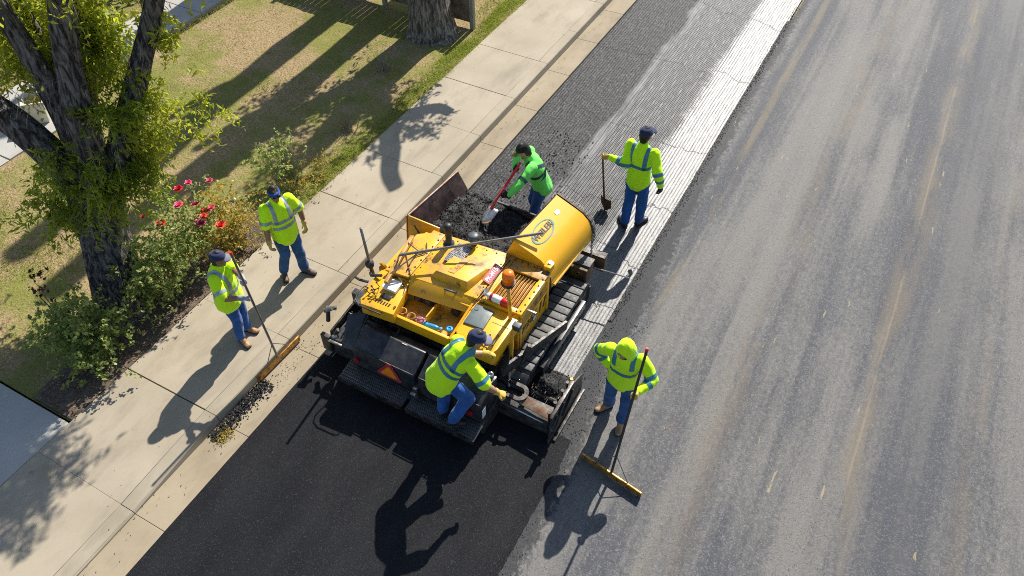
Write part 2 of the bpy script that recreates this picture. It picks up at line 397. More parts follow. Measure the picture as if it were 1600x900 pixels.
sw = MB(); sw.box(-7.33, -6.03, JY[0], JY[-1], -.06, .0); sw = sw.build('sidewalk', M['joint'], kind='structure')
for i, (a, b) in enumerate(zip(JY, JY[1:])):
    m = MB(); g0 = .008 if a in (2.98, 7.04, 10.85) else .0006; g1 = .008 if b in (2.98, 7.04, 10.85) else .0006
    up = random.uniform(-.004, .004) if a > 2.5 else 0
    A = [(-7.35, a + g0, -.03), (-6.005, a + g0, -.03), (-6.005, a + g0, kz(a) + .003 + up), (-7.35, a + g0, .14 + up)]
    B = [(-7.35, b - g1, -.03), (-6.005, b - g1, -.03), (-6.005, b - g1, kz(b) + .003 + up), (-7.35, b - g1, .14 + up)]
    A = [m.bm.verts.new(p) for p in A]; B = [m.bm.verts.new(p) for p in B]
    for q in range(4): m.bm.faces.new((A[q], A[(q + 1) % 4], B[(q + 1) % 4], B[q]))
    m.bm.faces.new(A[::-1]); m.bm.faces.new(B)
    m.build('slab', M['walk'], sw, bevel=.003, seg=1)
# lawn, driveway, front path
xs = np.arange(-40, -7.34, .16); ysl = np.arange(2.06, 40, .16)
def zlawn(X, Y):
    return .105 + .035 * vnoise(X, Y, .35, 3.) + .012 * vnoise(X, Y, 2.2, 5.) + np.clip((X + 7.6) * .1, 0, .02) - np.where((X < -13.1) & (X > -14.6), .09, 0)
sheet('lawn', xs, ysl, zlawn, M['lawn'])
dv = MB(); dv.box(-40, -7.36, -8, 2.03, -.1, .09); dv = dv.build('driveway', M['joint'], kind='structure')
for x0, x1 in ((-9.6, -7.36), (-11.9, -9.61), (-14.2, -11.91)):
    for y0, y1 in ((-.9, 2.03), (-4, -.91)):
        m = MB(); m.box(x0, x1, y0, y1, .05, .137); m.build('slab', M['path'], dv, bevel=.008, seg=1)
pa = MB(); pa.box(-14.3, -13.22, -2, 30, -.05, .06); pa = pa.build('front_path', M['joint'], kind='structure')
y = 2.1
while y < 26:
    m = MB(); m.box(-14.32, -13.2, y, y + 1.19, .02, .125); m.build('slab', M['path'], pa, bevel=.008, seg=1); y += 1.2
# ------------------------------------------------------------------ vegetation
def m_bark(name, ca, cb):
    k = NT(name)
    v = k.mp((9, 9, 1.6)); f = k.noise(2.2, 6, .7, v, .6); g = k.noise(11, 4, .7, k.mp((1, 1, .35)))
    c = k.mix(k.ramp(f, .42, .6), ca, cb); c = k.mix(k.ramp(g, .55, .75, 0, .5), c, tuple(x * .35 for x in ca))
    k.set(c, .9, 0, .2); k.bump(k.math('ADD', f, k.math('MULTIPLY', g, .5)), 1., .035)
    return k.m
M['bark'] = m_bark('ridged bark', (.024, .021, .02), (.2, .18, .165))
M['bark2'] = m_bark('pale bark', (.06, .05, .04), (.3, .26, .22))
M['twig'] = mat('bare twig', (.3, .25, .19), .8, var=.3)
M['stem'] = mat('rose stem', (.13, .14, .05), .7, var=.3)
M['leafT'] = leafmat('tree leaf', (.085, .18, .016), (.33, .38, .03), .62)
M['leafY'] = leafmat('sunny tree leaf', (.1, .2, .016), (.44, .45, .035), .6)  # lit copy of the tree leaf, sunlight put into its colour
M['leafR'] = leafmat('rose leaf', (.085, .16, .035), (.42, .46, .15), .5, .35)
M['leafG'] = leafmat('yellowing leaf', (.2, .17, .025), (.52, .38, .07), .45)
M['leafD'] = leafmat('dark leaf', (.018, .04, .012), (.07, .12, .03), .25)  # hedge leaf, with the shade beyond the path put into its colour
M['leafP'] = leafmat('purple leaf', (.05, .014, .02), (.1, .03, .04), .3)
M['litter'] = leafmat('leaf litter', (.1, .055, .03), (.34, .24, .15), .1, .9)
M['grassdry'] = leafmat('dry grass', (.2, .16, .065), (.42, .34, .15), .3, .8)
M['grassgreen'] = leafmat('green grass', (.1, .16, .014), (.28, .33, .04), .45, .6)
M['petalR'] = mat('red petal', (.62, .02, .035), .5, var=.2, vs=30)
M['petalP'] = mat('pink petal', (.85, .12, .28), .5, var=.2, vs=30)
M['petalC'] = mat('coral petal', (.82, .1, .07), .5, var=.2, vs=30)
M['petalM'] = mat('magenta petal', (.66, .05, .3), .5, var=.2, vs=30)

def catmull(P, k=6):
    P = [np.array(p, float) for p in P]; Q = [2 * P[0] - P[1]] + P + [2 * P[-1] - P[-2]]; out = []
    for i in range(1, len(Q) - 2):
        for t in np.arange(k) / k:
            a, b, c, d = Q[i - 1], Q[i], Q[i + 1], Q[i + 2]
            out.append(.5 * (2 * b + (c - a) * t + (2 * a - 5 * b + 4 * c - d) * t * t + (3 * b - a - 3 * c + d) * t ** 3))
    out.append(Q[-2]); return np.array(out)
def limb(pts, n=22, ridge=.07, k=7, seed=0., dens=1.):
    """pts rows x,y,z,r -> swept bark tube with ridges"""
    P = catmull(pts, k); V = []; ref = np.array([1., .13, 0])
    for i, p in enumerate(P):
        t = P[min(i + 1, len(P) - 1)][:3] - P[max(i - 1, 0)][:3]; t /= np.linalg.norm(t)
        u = ref - t * ref.dot(t); u /= np.linalg.norm(u); ref = u; v = np.cross(t, u)
        for q in range(n):
            a = q * 2 * math.pi / n
            rr = p[3] * (1 + ridge * noise.noise(Vector((math.cos(a) * 6 * dens, math.sin(a) * 6 * dens, p[2] * .9 + seed))) * 1.6 + ridge * 1.6 * noise.noise(Vector((math.cos(a) * 1.5, math.sin(a) * 1.5, p[2] * 1.1 + seed + 9))))
            V.append(p[:3] + (u * math.cos(a) + v * math.sin(a)) * rr)
    m = len(P); V.append(P[-1][:3]); i = (np.arange(m - 1)[:, None] * n + np.arange(n)[None]); j = (np.arange(m - 1)[:, None] * n + (np.arange(n)[None] + 1) % n)
    f = np.stack([i, j, j + n, i + n], -1).reshape(-1, 4)
    cap = np.array([[(m - 1) * n + q, (m - 1) * n + (q + 1) % n, len(V) - 1, len(V) - 1] for q in range(n)])
    f3 = np.concatenate([f[:, [0, 1, 2]], f[:, [0, 2, 3]], cap[:, :3]])
    return np.array(V), f3
def shoots(spots, n, length, nleaf, L, W, upb=.6, droop=.5):
    """leafy shoots from spots (x,y,z,spread) -> leaf centres, dirs, twig polylines"""
    C, D, T = [], [], []
    for (x, y, z, s, bx, by, bz) in spots:
        for _ in range(n):
            p = np.array([x, y, z]) + rng.normal(size=3) * s * np.array([1, 1, .9])
            d = rng.normal(size=3) + np.array([bx, by, bz + upb]); d /= np.linalg.norm(d)
            l = length * rng.uniform(.5, 1.2); tw = [p.copy()]
            for k in range(nleaf):
                t = (k + 1) / nleaf; q = p + d * l * t + np.array([0, 0, -droop * l * t * t])
                if k % 4 == 3: tw.append(q)
                C.append(q + rng.normal(size=3) * L * .3); D.append(d * .6 + rng.normal(size=3) * .6 + np.array([0, 0, -.3]))
            T.append(tw)
    return np.array(C), np.array(D), T
def strips(T, r):
    V, F = [], []
    for tw in T:
        P = np.array(tw); b = len(V)
        for i, p in enumerate(P):
            rr = r * (1 - .7 * i / max(1, len(P) - 1))
            for q in range(3): V.append(p + rr * np.array([math.cos(q * 2.1), math.sin(q * 2.1), .3 * math.sin(q * 4)]))
        for i in range(len(P) - 1):
            for q in range(3):
                a, c = b + i * 3 + q, b + i * 3 + (q + 1) % 3; F.append((a, c, c + 3, a + 3))
    return np.array(V), np.array(F)
def crown(root, C, D, L, W, m, name='crown', up=.3, tint=None, T=None, tr=.004, tm=None):
    org = np.array(root.location)
    v, f = leaves(C - org, L, W, up=up, dirs=D)
    t = np.repeat(np.clip(rng.beta(2, 2, len(C)) if tint is None else tint, 0, 1), 4)
    o = npmesh(name, v, f, m, root, 'stuff', t)
    if T:
        v, f = strips(T, tr); npmesh('twigs', v - org, f, tm or M['twig'], root, 'stuff')
    return o
def limbpart(root, name, pts, m, **kw):
    v, f = limb(pts, **kw); return npmesh(name, v - np.array(root.location), f, m, root, smooth=True)

# --- big pollarded tree on the left
t1 = empty('tree', (-8.25, 3.75, .08), label='large multi-limbed tree with shaggy leafy shoots at its fork, left of the sidewalk', cat='tree')
limbpart(t1, 'trunk', [(-8.22, 3.72, -.05, .46), (-8.27, 3.78, .25, .36), (-8.36, 3.92, .7, .315), (-8.47, 4.12, 1.3, .3), (-8.5, 4.28, 1.8, .33), (-8.48, 4.34, 2.2, .3)], M['bark'], n=72, k=16, ridge=.09, dens=2.2)
for i, P in enumerate([
    [(-8.46, 4.33, 1.95, 0.227), (-8.38, 4.38, 2.4, 0.197), (-8.32, 4.42, 2.9, 0.168), (-8.27, 4.58, 3.6, 0.139), (-8.1, 4.76, 4.4, 0.126), (-7.85, 4.9, 5.3, 0.109), (-7.8, 4.95, 6.0, 0.092)],
    [(-8.5, 4.32, 2.0, 0.185), (-8.53, 4.36, 2.5, 0.160), (-8.58, 4.4, 2.95, 0.143), (-8.75, 4.45, 3.5, 0.126), (-8.9, 4.45, 4.3, 0.109), (-9., 4.5, 5.2, 0.084)],
    [(-8.52, 4.25, 1.75, 0.227), (-8.68, 4.13, 2.25, 0.202), (-8.93, 4.02, 2.75, 0.181), (-9.3, 3.9, 3.2, 0.151), (-9.7, 3.8, 3.9, 0.126), (-9.9, 3.75, 4.8, 0.101)],
    [(-8.42, 4.36, 1.7, 0.218), (-8.22, 4.58, 2.15, 0.168), (-8.12, 4.95, 2.7, 0.143), (-8.02, 5.25, 3.2, 0.126), (-7.85, 5.55, 3.8, 0.109), (-7.5, 5.7, 4.6, 0.092), (-7.35, 5.8, 5.6, 0.076)],
    [(-8.5, 4.4, 1.9, 0.168), (-8.66, 4.7, 2.5, 0.126), (-8.78, 5.02, 3.1, 0.109), (-8.72, 5.15, 3.8, 0.092), (-8.7, 5.2, 4.8, 0.076)]]):
    limbpart(t1, 'limb', P, M['bark'], n=40, k=14, ridge=.1, seed=i * 3.1, dens=1.8)
C, D, T = shoots([(-8.2, 4.15, 1.95, .17, .5, -.2, -.3), (-8.6, 4.02, 1.85, .2, -.3, -.6, -.4), (-8.75, 3.85, 1.75, .15, -.3, -.6, -.4), (-7.98, 4.5, 2.0, .14, .7, .1, -.2), (-7.95, 4.7, 2.9, .13, .2, 0, .2), (-8.3, 4.1, 2.35, .17, .3, -.3, 0)], 48, .4, 20, .1, .03, .35, .5)  # includes a clump on the right limb added to shade the driveway
crown(t1, C, D, .1, .03, M['leafT'], T=T, tint=rng.beta(1.6, 2.6, len(C)))
C, D, T = shoots([(-8.05, 4.95, 2.45, .13, .6, .2, -.2), (-8.0, 5.2, 2.7, .16, .6, .3, -.1), (-8.1, 4.75, 2.2, .12, .8, 0, -.6)], 40, .4, 20, .1, .03, .3, .5)
C2, D2, T2 = shoots([(-7.9, 5.6, 3.75, .07, .3, .1, -.6), (-8.1, 5.1, 3.15, .12, 0, 0, 0), (-8.4, 4.95, 3.3, .12, 0, 0, 0), (-7.78, 5.5, 3.45, .1, 0, 0, 0)], 16, .22, 16, .1, .03, .1, .7)  # inner clumps added to cast shade on the driveway
C3, D3, T3 = shoots([(-7.75, 5.65, 2.55, .05, .9, .5, .1), (-7.6, 5.85, 2.35, .05, .9, .3, -.1), (-7.8, 5.45, 2.2, .05, .9, .2, -.1)], 5, .3, 15, .1, .03, .2, .5)
C = np.concatenate([C, C2, C3]); D = np.concatenate([D, D2, D3])
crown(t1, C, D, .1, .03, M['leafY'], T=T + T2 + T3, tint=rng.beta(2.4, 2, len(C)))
# upper crown, unseen above the picture, spread out to shade lawn, driveway and sidewalk
C, D, T = shoots([(-8.9, 4.5, 4.6, .3, -.2, 0, 0), (-9.8, 3.8, 4.3, .3, -.3, 0, 0), (-7.8, 4.9, 5.6, .25, 0, 0, .2), (-8.7, 5.2, 4.7, .25, 0, .2, 0), (-7.4, 5.8, 5.5, .2, .2, .2, 0), (-7.45, 5.85, 4.75, .16, .3, .2, 0), (-7.2, 6.05, 4.8, .2, .2, .2, 0), (-7.1, 6.2, 4.9, .2, .2, .2, 0), (-7.6, 5.6, 4.7, .2, .2, .2, 0), (-7.55, 6.3, 4.65, .16, .1, .3, .3), (-7.95, 6.35, 4.7, .18, 0, .3, .3), (-8.3, 6.3, 4.75, .18, 0, .3, .3), (-7.3, 6.5, 4.75, .18, .2, .3, .3), (-8.1, 6.1, 4.95, .2, 0, .2, .3), (-7.7, 6.0, 4.95, .2, 0, .2, .3), (-8.5, 6.0, 4.9, .2, 0, .2, .3), (-8.2, 4.8, 4.9, .3, 0, 0, 0), (-8.6, 4.6, 5.2, .3, 0, 0, 0), (-9.3, 4.2, 4.5, .3, 0, 0, 0)], 34, .55, 16, .11, .034, .3, .5)
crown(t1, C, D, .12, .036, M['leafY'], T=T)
Tb = []
for (x, y, z) in ((-9.05, 3.95, 2.75), (-8.95, 4.02, 2.65), (-8.6, 4.4, 2.9), (-8.06, 5.1, 2.95)):
    for _ in range(15):
        d = np.array([rng.normal() * .5, rng.normal() * .4, 1.]); L = rng.uniform(.35, .85); p = np.array([x, y, z]) + rng.normal(size=3) * .08
        Tb.append([p + d * L * t + np.array([.1, .05, -.12]) * math.sin(t * 3 + x) * L * t for t in np.linspace(0, 1, 7)])
v, f = strips(Tb, .0055); npmesh('bare_shoots', v - np.array(t1.location), f, M['twig'], t1, 'stuff')

# leafy masses of the same tree behind its left limbs
spots = [(*p, .14, 0, 0, 0) for p in blob_pts(58, (-9.4, 5.0, 3.4), (.8, .6, .62), .3)] + [(*p, .12, 0, 0, 0) for p in blob_pts(20, (-8.75, 5.25, 3.45), (.3, .3, .5), .3)]
C, D, T = shoots(spots, 9, .36, 17, .1, .03, .4, .5)
crown(t1, C, D, .115, .036, M['leafY'], T=T, tint=np.clip(.15 + .45 * (C[:, 2] - 2.7) / 1.4 + .25 * rng.normal(size=len(C)), 0, 1))  # tint lightens with height: sunlit tops put into the leaf colour
limbpart(t1, 'limb', [(-7.65, 5.62, 4.2, .07), (-7.75, 6.0, 4.6, .05), (-7.95, 6.3, 4.9, .03)], M['bark'], n=10)
limbpart(t1, 'limb', [(-8.66, 4.7, 2.45, .09), (-9.0, 4.85, 2.9, .07), (-9.4, 5., 3.5, .05), (-9.6, 5.1, 4.1, .03)], M['bark'], n=12)
# --- trunk by the fence, its upper limbs above the picture
t3 = empty('tree', (-8.48, 12.19, .08), label='thick pale-barked tree trunk beside the wooden fence at the lawn corner', cat='tree')
limbpart(t3, 'trunk', [(-8.46, 12.17, -.05, .62), (-8.48, 12.2, .2, .5), (-8.5, 12.22, .7, .43), (-8.52, 12.25, 1.4, .42), (-8.55, 12.27, 2.0, .44)], M['bark2'], n=40, k=10, ridge=.06)
for i, P in enumerate([
    [(-8.5, 12.3, 1.8, .3), (-8.4, 12.35, 2.8, .27), (-8.3, 12.4, 4., .24), (-8.3, 12.4, 5., .2)],
    [(-8.4, 12.3, 2.4, .2), (-7.8, 12.7, 3.2, .17), (-7.1, 12.95, 4.2, .15), (-6.75, 13., 4.75, .13), (-6.45, 13., 5., .11)],
    [(-7.6, 12.8, 3.4, .14), (-7.3, 12.7, 3., .12), (-7.0, 12.75, 2.75, .11), (-6.7, 12.8, 2.8, .09)],
    [(-8.6, 12.3, 2., .2), (-9.1, 11.9, 2.9, .17), (-9.3, 11.6, 3.8, .14), (-9.2, 11.5, 4.6, .1)]]):
    limbpart(t3, 'limb', P, M['bark2'], n=16, k=6, seed=i * 2.7)
spots = [(-8.5, 12.3, 2.4, .35, 0, 0, 0), (-8.4, 12.4, 3.4, .3, 0, 0, 0), (-9.2, 11.7, 3.6, .35, 0, 0, 0), (-8.9, 12.2, 4.2, .35, 0, 0, 0), (-9.0, 12.1, 2.6, .35, 0, 0, 0), (-8.4, 12.4, 4.8, .3, 0, 0, 0), (-7.3, 12.85, 3.9, .22, 0, 0, 0), (-9.6, 12.4, 3.6, .3, 0, 0, 0), (-8.1, 12.5, 3, .25, 0, 0, 0), (-7.2, 12.8, 3.3, .2, 0, 0, 0)]
C, D, T = shoots(spots, 30, .55, 16, .12, .04, .3, .5)
crown(t3, C, D, .14, .05, M['leafT'], T=T)
# --- street-side row goes on beyond the top of the picture
t4 = empty('tree', (-13.55, 14.2, .05), label='bare thick tree trunk past the top edge, its long shadow lying on the path', cat='tree')
limbpart(t4, 'trunk', [(-13.55, 14.2, -.05, .6), (-13.55, 14.2, .6, .45), (-13.55, 14.25, 2, .42), (-13.58, 14.25, 4, .4), (-13.6, 14.3, 6.2, .36), (-13.55, 14.3, 8., .3)], M['bark2'], n=22, k=6)
limbpart(t4, 'limb', [(-13.6, 14.3, 5, .2), (-14., 14.6, 6.3, .15), (-14.1, 14.8, 8, .1)], M['bark2'], n=10)

for x_, y_, h_, lb in ((-9.72, 14.7, 10.4, 'tall bare trunk past the top edge casting the nearer shade band on the lawn'), (-10.82, 15.6, 11., 'tall bare trunk past the top edge casting the farther shade band on the lawn')):
    t5 = empty('tree', (x_, y_, .05), label=lb, cat='tree', group='street trees beyond the top edge')
    limbpart(t5, 'trunk', [(x_, y_, -.05, .45), (x_, y_, .5, .34), (x_ - .04, y_, h_ * .3, .31), (x_ + .03, y_, h_ * .6, .29), (x_, y_, h_ * .85, .26), (x_ + .04, y_, h_, .22)], M['bark2'], n=22, k=6)
    for q_, (dx, dz) in enumerate(((-.45, .62), (.4, .72))): limbpart(t5, 'limb', [(x_, y_, h_ * dz - .6, .16), (x_ + dx * .6, y_ + .2, h_ * dz, .13), (x_ + dx, y_ + .5, h_ * dz + 1.2, .1)], M['bark2'], n=10)
# --- shrubs
def shrub(name, base, label, clumps, n_shoot, length, nleaf, L, W, m, tint, stems=8, up=.5, droop=.3, cat='shrub', group=None, stemm=None):
    r = empty(name, base, label=label, cat=cat, group=group)
    C, D, T = shoots(clumps, n_shoot, length, nleaf, L, W, up, droop)
    crown(r, C, D, L, W, m, 'foliage', T=T, tint=np.clip(tint[0] + tint[1] * rng.normal(size=len(C)), 0, 1), tr=.003, tm=stemm or M['stem'])
    S = []
    for i in range(stems):
        x, y, z = clumps[i % len(clumps)][:3]; b = np.array(base) + np.array([rng.normal() * .1, rng.normal() * .12, 0]); e = np.array([x, y, z])
        S.append([b + (e - b) * t + np.array([rng.normal() * .02, rng.normal() * .02, .08 * math.sin(t * 3.1)]) for t in np.linspace(0, 1.05, 7)])
    v, f = strips(S, .012); npmesh('stems', v - np.array(base), f, stemm or M['stem'], r, 'stuff')
    return r
def clumps(n, c, r, s=.13):
    return [(*p, s, 0, 0, 0) for p in blob_pts(n, c, r, .35)]
rose = shrub('rose_bush', (-7.78, 4.35, .1), 'large dark green rose bush with red and pink blooms beside the big trunk',
    clumps(34, (-7.82, 4.22, .76), (.37, .46, .44)) + clumps(28, (-7.9, 4.85, .88), (.34, .42, .46)) + clumps(9, (-7.75, 3.85, .55), (.2, .2, .3)), 9, .2, 11, .05, .04, M['leafR'], (.45, .28), 16)
yel = shrub('rose_bush', (-7.72, 5.45, .1), 'yellowing rose bush with coral blooms, next to the man in the blue headband',
    clumps(26, (-7.78, 5.42, .62), (.3, .42, .4)) + clumps(12, (-7.68, 5.2, .34), (.24, .4, .22)), 10, .2, 11, .045, .028, M['leafG'], (.5, .3), 12)
sm = shrub('rose_bush', (-7.95, 6.95, .1), 'small flowerless rose bush standing alone beyond the headband man by the grass edge',
    clumps(9, (-8.05, 7.0, .62), (.22, .24, .22)), 8, .18, 10, .05, .042, M['leafR'], (.62, .25), 8)
sm2 = shrub('low_shrub', (-7.78, 7.08, .1), 'low yellow-brown weedy shrub at the foot of the small rose bush',
    clumps(8, (-7.76, 7.05, .25), (.25, .25, .15)) + clumps(3, (-7.6, 7.45, .25), (.06, .06, .16), .06), 9, .16, 10, .04, .022, M['leafG'], (.45, .3), 6)
low = shrub('rose_bush', (-7.75, 2.85, .1), 'dense dark green rose bush near the driveway corner, below the big trunk',
    clumps(26, (-7.85, 3.0, .72), (.36, .36, .36)) + clumps(8, (-8.15, 2.85, .7), (.25, .2, .3)) + clumps(6, (-7.65, 2.85, .4), (.2, .2, .2)), 10, .2, 11, .055, .046, M['leafR'], (.3, .3), 14)
pur = shrub('rose_bush', (-8.75, 3.05, .1), 'tall sparse purple-leaved rose stem on the lawn beside the dark rose bush',
    [(-8.72, 3.08, .85, .07, 0, 0, 0), (-8.62, 3.02, .7, .06, 0, 0, 0), (-8.82, 3.15, .95, .06, 0, 0, 0)], 5, .16, 7, .055, .042, M['leafP'], (.4, .3), 4)
for i, (x, y) in enumerate(((-8.0, 8.69), (-8.5, 10.5))):
    tw = empty('dry_shrub', (x, y, .1), label=('leafless dry twiggy shrub nearest the small rose bush on the shaded lawn', 'leafless dry twiggy shrub near the fence trunk on the shaded lawn')[i], cat='shrub', group='dry shrubs on the lawn')
    S = []
    for _ in range(46):
        d = np.array([rng.normal() * .4, rng.normal() * .4, 1]); l = rng.uniform(.2, .5); b = np.array([x, y, .1]) + rng.normal(size=3) * [.07, .07, 0]
        S.append([b + d * l * t for t in np.linspace(0, 1, 5)])
    v, f = strips(S, .006); npmesh('twigs', v - np.array([x, y, .1]), f, M['twig'], tw, 'stuff')
def flower(parent, p, m, r=.055):
    mb = MB(parent.location); p = Vector(p)
    for ring, (n, rr, tilt) in enumerate(((6, 1., .25), (5, .75, .7), (4, .45, 1.1))):
        for k in range(n):
            a = k * 6.283 / n + ring * .5; o = Vector((math.cos(a), math.sin(a), 0)); s = Vector((-math.sin(a), math.cos(a), 0))
            tip = o * math.cos(tilt) + Vector((0, 0, math.sin(tilt)))
            q = [p + s * r * .15 * -1, p + tip * r * rr * .7 - s * r * .45, p + tip * r * rr + Vector((0, 0, .01)), p + tip * r * rr * .7 + s * r * .45, p + s * r * .15]
            mb.bm.faces.new([mb.bm.verts.new(x) for x in q])
    return mb.build('bloom', m, parent)
for (x, y, z, m, r) in ((-7.98, 4.62, 1.02, 'petalR', .06), (-8.1, 5.15, 1.2, 'petalR', .055), (-8.05, 5.3, 1.22, 'petalP', .045), (-7.98, 4.98, 1.08, 'petalP', .055), (-7.9, 5.2, .98, 'petalP', .06), (-8.1, 4.5, 1.2, 'petalR', .04)):
    flower(rose, (x, y, z + .08), M[m], r * 1.35)
for (x, y, z, m, r) in ((-7.78, 5.22, .92, 'petalC', .07), (-7.7, 5.02, .88, 'petalM', .07), (-7.68, 5.08, .96, 'petalC', .05), (-7.52, 5.18, .78, 'petalC', .07), (-8.0, 5.6, 1.1, 'petalP', .045), (-7.72, 5.28, .95, 'petalP', .045)):
    flower(yel, (x, y, z + .04), M[m], r * 1.3)
hedge = empty('hedge', (-15.6, 9.5, .05), label='dark-leaved hedge added to fill the shaded area beyond the front path', cat='hedge')  # added to stand in for the dark shaded area there
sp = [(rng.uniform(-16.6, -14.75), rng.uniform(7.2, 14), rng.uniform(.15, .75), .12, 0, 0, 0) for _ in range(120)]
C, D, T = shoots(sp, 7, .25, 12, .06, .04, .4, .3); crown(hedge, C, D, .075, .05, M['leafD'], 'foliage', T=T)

# --- grass and litter
def blades(n, xr, yr, h, wd, m, name, label, dens, tint):
    x = rng.uniform(*xr, n); y = rng.uniform(*yr, n)
    k = np.array([dens(a, b) for a, b in zip(x, y)]); keep = rng.random(n) < k; x, y, k = x[keep], y[keep], k[keep]; n = len(x)
    z = np.array([.1 + .035 * noise.noise(Vector((a * .35, b * .35, 3.))) for a, b in zip(x, y)]) + .004
    hh = h * rng.uniform(.4, 1.3, n); a = rng.uniform(0, 6.28, n); lean = rng.normal(size=(n, 2)) * .7
    b0 = np.stack([x - wd * np.cos(a), y - wd * np.sin(a), z - .01], -1); b1 = np.stack([x + wd * np.cos(a), y + wd * np.sin(a), z - .01], -1)
    tp = np.stack([x + lean[:, 0] * hh, y + lean[:, 1] * hh, z + hh], -1)
    v = np.stack([b0, b1, tp], 1).reshape(-1, 3); f = np.arange(3 * n).reshape(-1, 3)
    o = npmesh(name, v, f, m, None, 'stuff', np.repeat(np.clip(tint + .25 * rng.normal(size=n), 0, 1), 3)); o['label'] = label; o['category'] = 'grass'
def onlawn(x, y): return not (x < -13.1 and x > -14.4) and not (x < -12.5 and y < 6.8)
blades(30000, (-7.78, -7.33), (5.7, 15.6), .055, .006, M['grassgreen'], 'verge_grass', 'bright green strip of grass along the sidewalk edge', lambda x, y: np.clip(1.25 - (-7.34 - x) / .36 + .9 * noise.noise(Vector((x * 1.5, y * 1.1, 4))), 0, 1), .6)
blades(85000, (-14.8, -7.4), (2.1, 15.5), .03, .006, M['grassdry'], 'dry_grass', 'short dry tan grass over the front lawn', lambda x, y: (.35 + .8 * max(0, noise.noise(Vector((x * .8, y * .8, 1))) + .2)) * onlawn(x, y), .5)
def gd(x, y):
    e = max(0, 1 - abs(x + 7.5) / .3) * (y > 5.7) * (.6 + .5 * noise.noise(Vector((x, y * 1.3, 7))))
    far = .9 * (y > 12.9) * (x > -8.1) + .8 * (x < -9.5 and y < 6 and noise.noise(Vector((x * .7, y * .7, 2))) > -.05)
    pth = max(0, 1 - abs(x + 13.0) / .25) * .8
    return (e + far + pth + .8 * max(0, noise.noise(Vector((x * .6, y * .6, 11))) - .08)) * onlawn(x, y)
blades(90000, (-13.2, -7.36), (2.1, 15.5), .05, .006, M['grassgreen'], 'green_grass', 'green grass tufts along the sidewalk edge and in lawn patches', gd, .55)

n = 3800; x = rng.uniform(-8.1, -7.3, n); y = rng.uniform(2.1, 6.3, n); C = np.stack([x, y, np.where(x > -7.36, .15, .135) + rng.uniform(0, .015, n)], -1)
keep = rng.random(n) < np.where(x > -7.37, .25, .9); C = C[keep]
v, f = leaves(C, .035, .02, up=1.5); o = npmesh('leaf_litter', v, f, M['litter'], None, 'stuff', np.repeat(rng.random(len(C)), 4)); o['label'] = 'brown leaf litter on the soil under the rose bushes'; o['category'] = 'leaf litter'
xs = np.linspace(-8.15, -7.352, 10); ysb = np.arange(2.08, 6.2, .14)
sheet('planting_bed', xs, ysb, lambda X, Y: .142 + .012 * vnoise(X, Y, 5.) - .05 * np.clip((-7.95 - X) / .2, 0, 1), M['soil'])
n = 190; x = np.where(rng.random(n) < .6, rng.normal(-5.7, .07, n), rng.uniform(-7.3, -5.4, n)); y = rng.uniform(.3, 15, n)
z = np.where(x > -5.8, .012, .146); ok = (x < -5.86) | (x > -5.79); C = np.stack([x, y, z + .004], -1)[ok]
v, f = leaves(C, .024, .014, up=2.); o = npmesh('fallen_leaves', v, f, M['litter'], None, 'stuff', np.repeat(rng.random(len(C)), 4)); o['label'] = 'scattered dry fallen leaves in the gutter and on the sidewalk'; o['category'] = 'leaves'

# --- fence and planter
M['wood'] = mat('weathered wood', (.22, .17, .12), .85, var=.3, vs=6, dirt=((.08, .07, .06), .5, 4), bump=.4, bs=40)
M['wood2'] = mat('grey post wood', (.26, .25, .2), .85, var=.25, vs=8, bump=.4, bs=40)
fe = empty('fence', (-8.8, 12.72, .08), label='low weathered vertical-board wooden fence behind the pale trunk', cat='fence')
x = -7.86; i = 0
while x > -12.2:
    m = MB(fe.location); wd = random.uniform(.125, .14); y0 = 12.72 + random.uniform(-.005, .005); zb = .24 + random.uniform(-.01, .02)
    m.box(x - wd, x, y0, y0 + .02, zb, 1.12 + random.uniform(-.02, .02)); m.build('board', M['wood'], fe, bevel=.003, seg=1); x -= wd + .006
for z in (.2, .9): m = MB(fe.location); m.box(-12.2, -7.85, 12.745, 12.785, z, z + .09); m.build('rail', M['wood'], fe, bevel=.004, seg=1)
for x in (-7.8, -10., -12.2): m = MB(fe.location); m.box(x - .045, x + .045, 12.66, 12.75, .0, 1.15); m.build('post', M['wood2'], fe, bevel=.006, seg=1)
M['pot'] = mat('cream planter', (.62, .57, .47), .6, var=.1, vs=8, dirt=((.3, .25, .18), .3, 5))
pl = empty('planter', (-12.95, 6.25, .13), label='square cream tapered planter pot with dry soil on the entry slab', cat='planter')
m = MB(pl.location); m.lathe((-12.95, 6.25, .13), [(.17, 0), (.25, .4), (.28, .4), (.28, .45), (.235, .45), (.225, .36), (.01, .36)], n=4); o = m.build('pot', M['pot'], pl, bevel=.006)
m = MB(pl.location); m.lathe((-12.95, 6.25, .495), [(.222, 0), (.215, .012), (.01, .025)], n=4); m.build('soil', M['soil'], pl)
C = blob_pts(260, (-12.95, 6.25, .53), (.14, .14, .03)); v, f = leaves(C - np.array(pl.location), .06, .01, up=.2); npmesh('dead_leaves', v, f, M['grassdry'], pl, 'stuff', np.repeat(rng.random(len(C)), 4))
es = MB(); es.box(-13.19, -12.55, 2.08, 6.75, .03, .06); es = es.build('entry_slab', M['joint'], kind='structure')
for y0 in (2.1, 3.65, 5.2): m = MB(); m.box(-13.19, -12.5, y0, y0 + 1.53, .04, .128); m.build('slab', M['path'], es, bevel=.008, seg=1)
M['pole'] = mat('worn steel pole', (.2, .19, .18), .4, .6, .2, 12)
M['poleD'] = mat('dark painted pole', (.05, .04, .038), .5, .3, .2, 12)
M['rust'] = mat('rusty steel', (.16, .075, .035), .65, .4, .35, 25)
M['redgrip'] = mat('red plastic grip', (.6, .02, .02), .4)
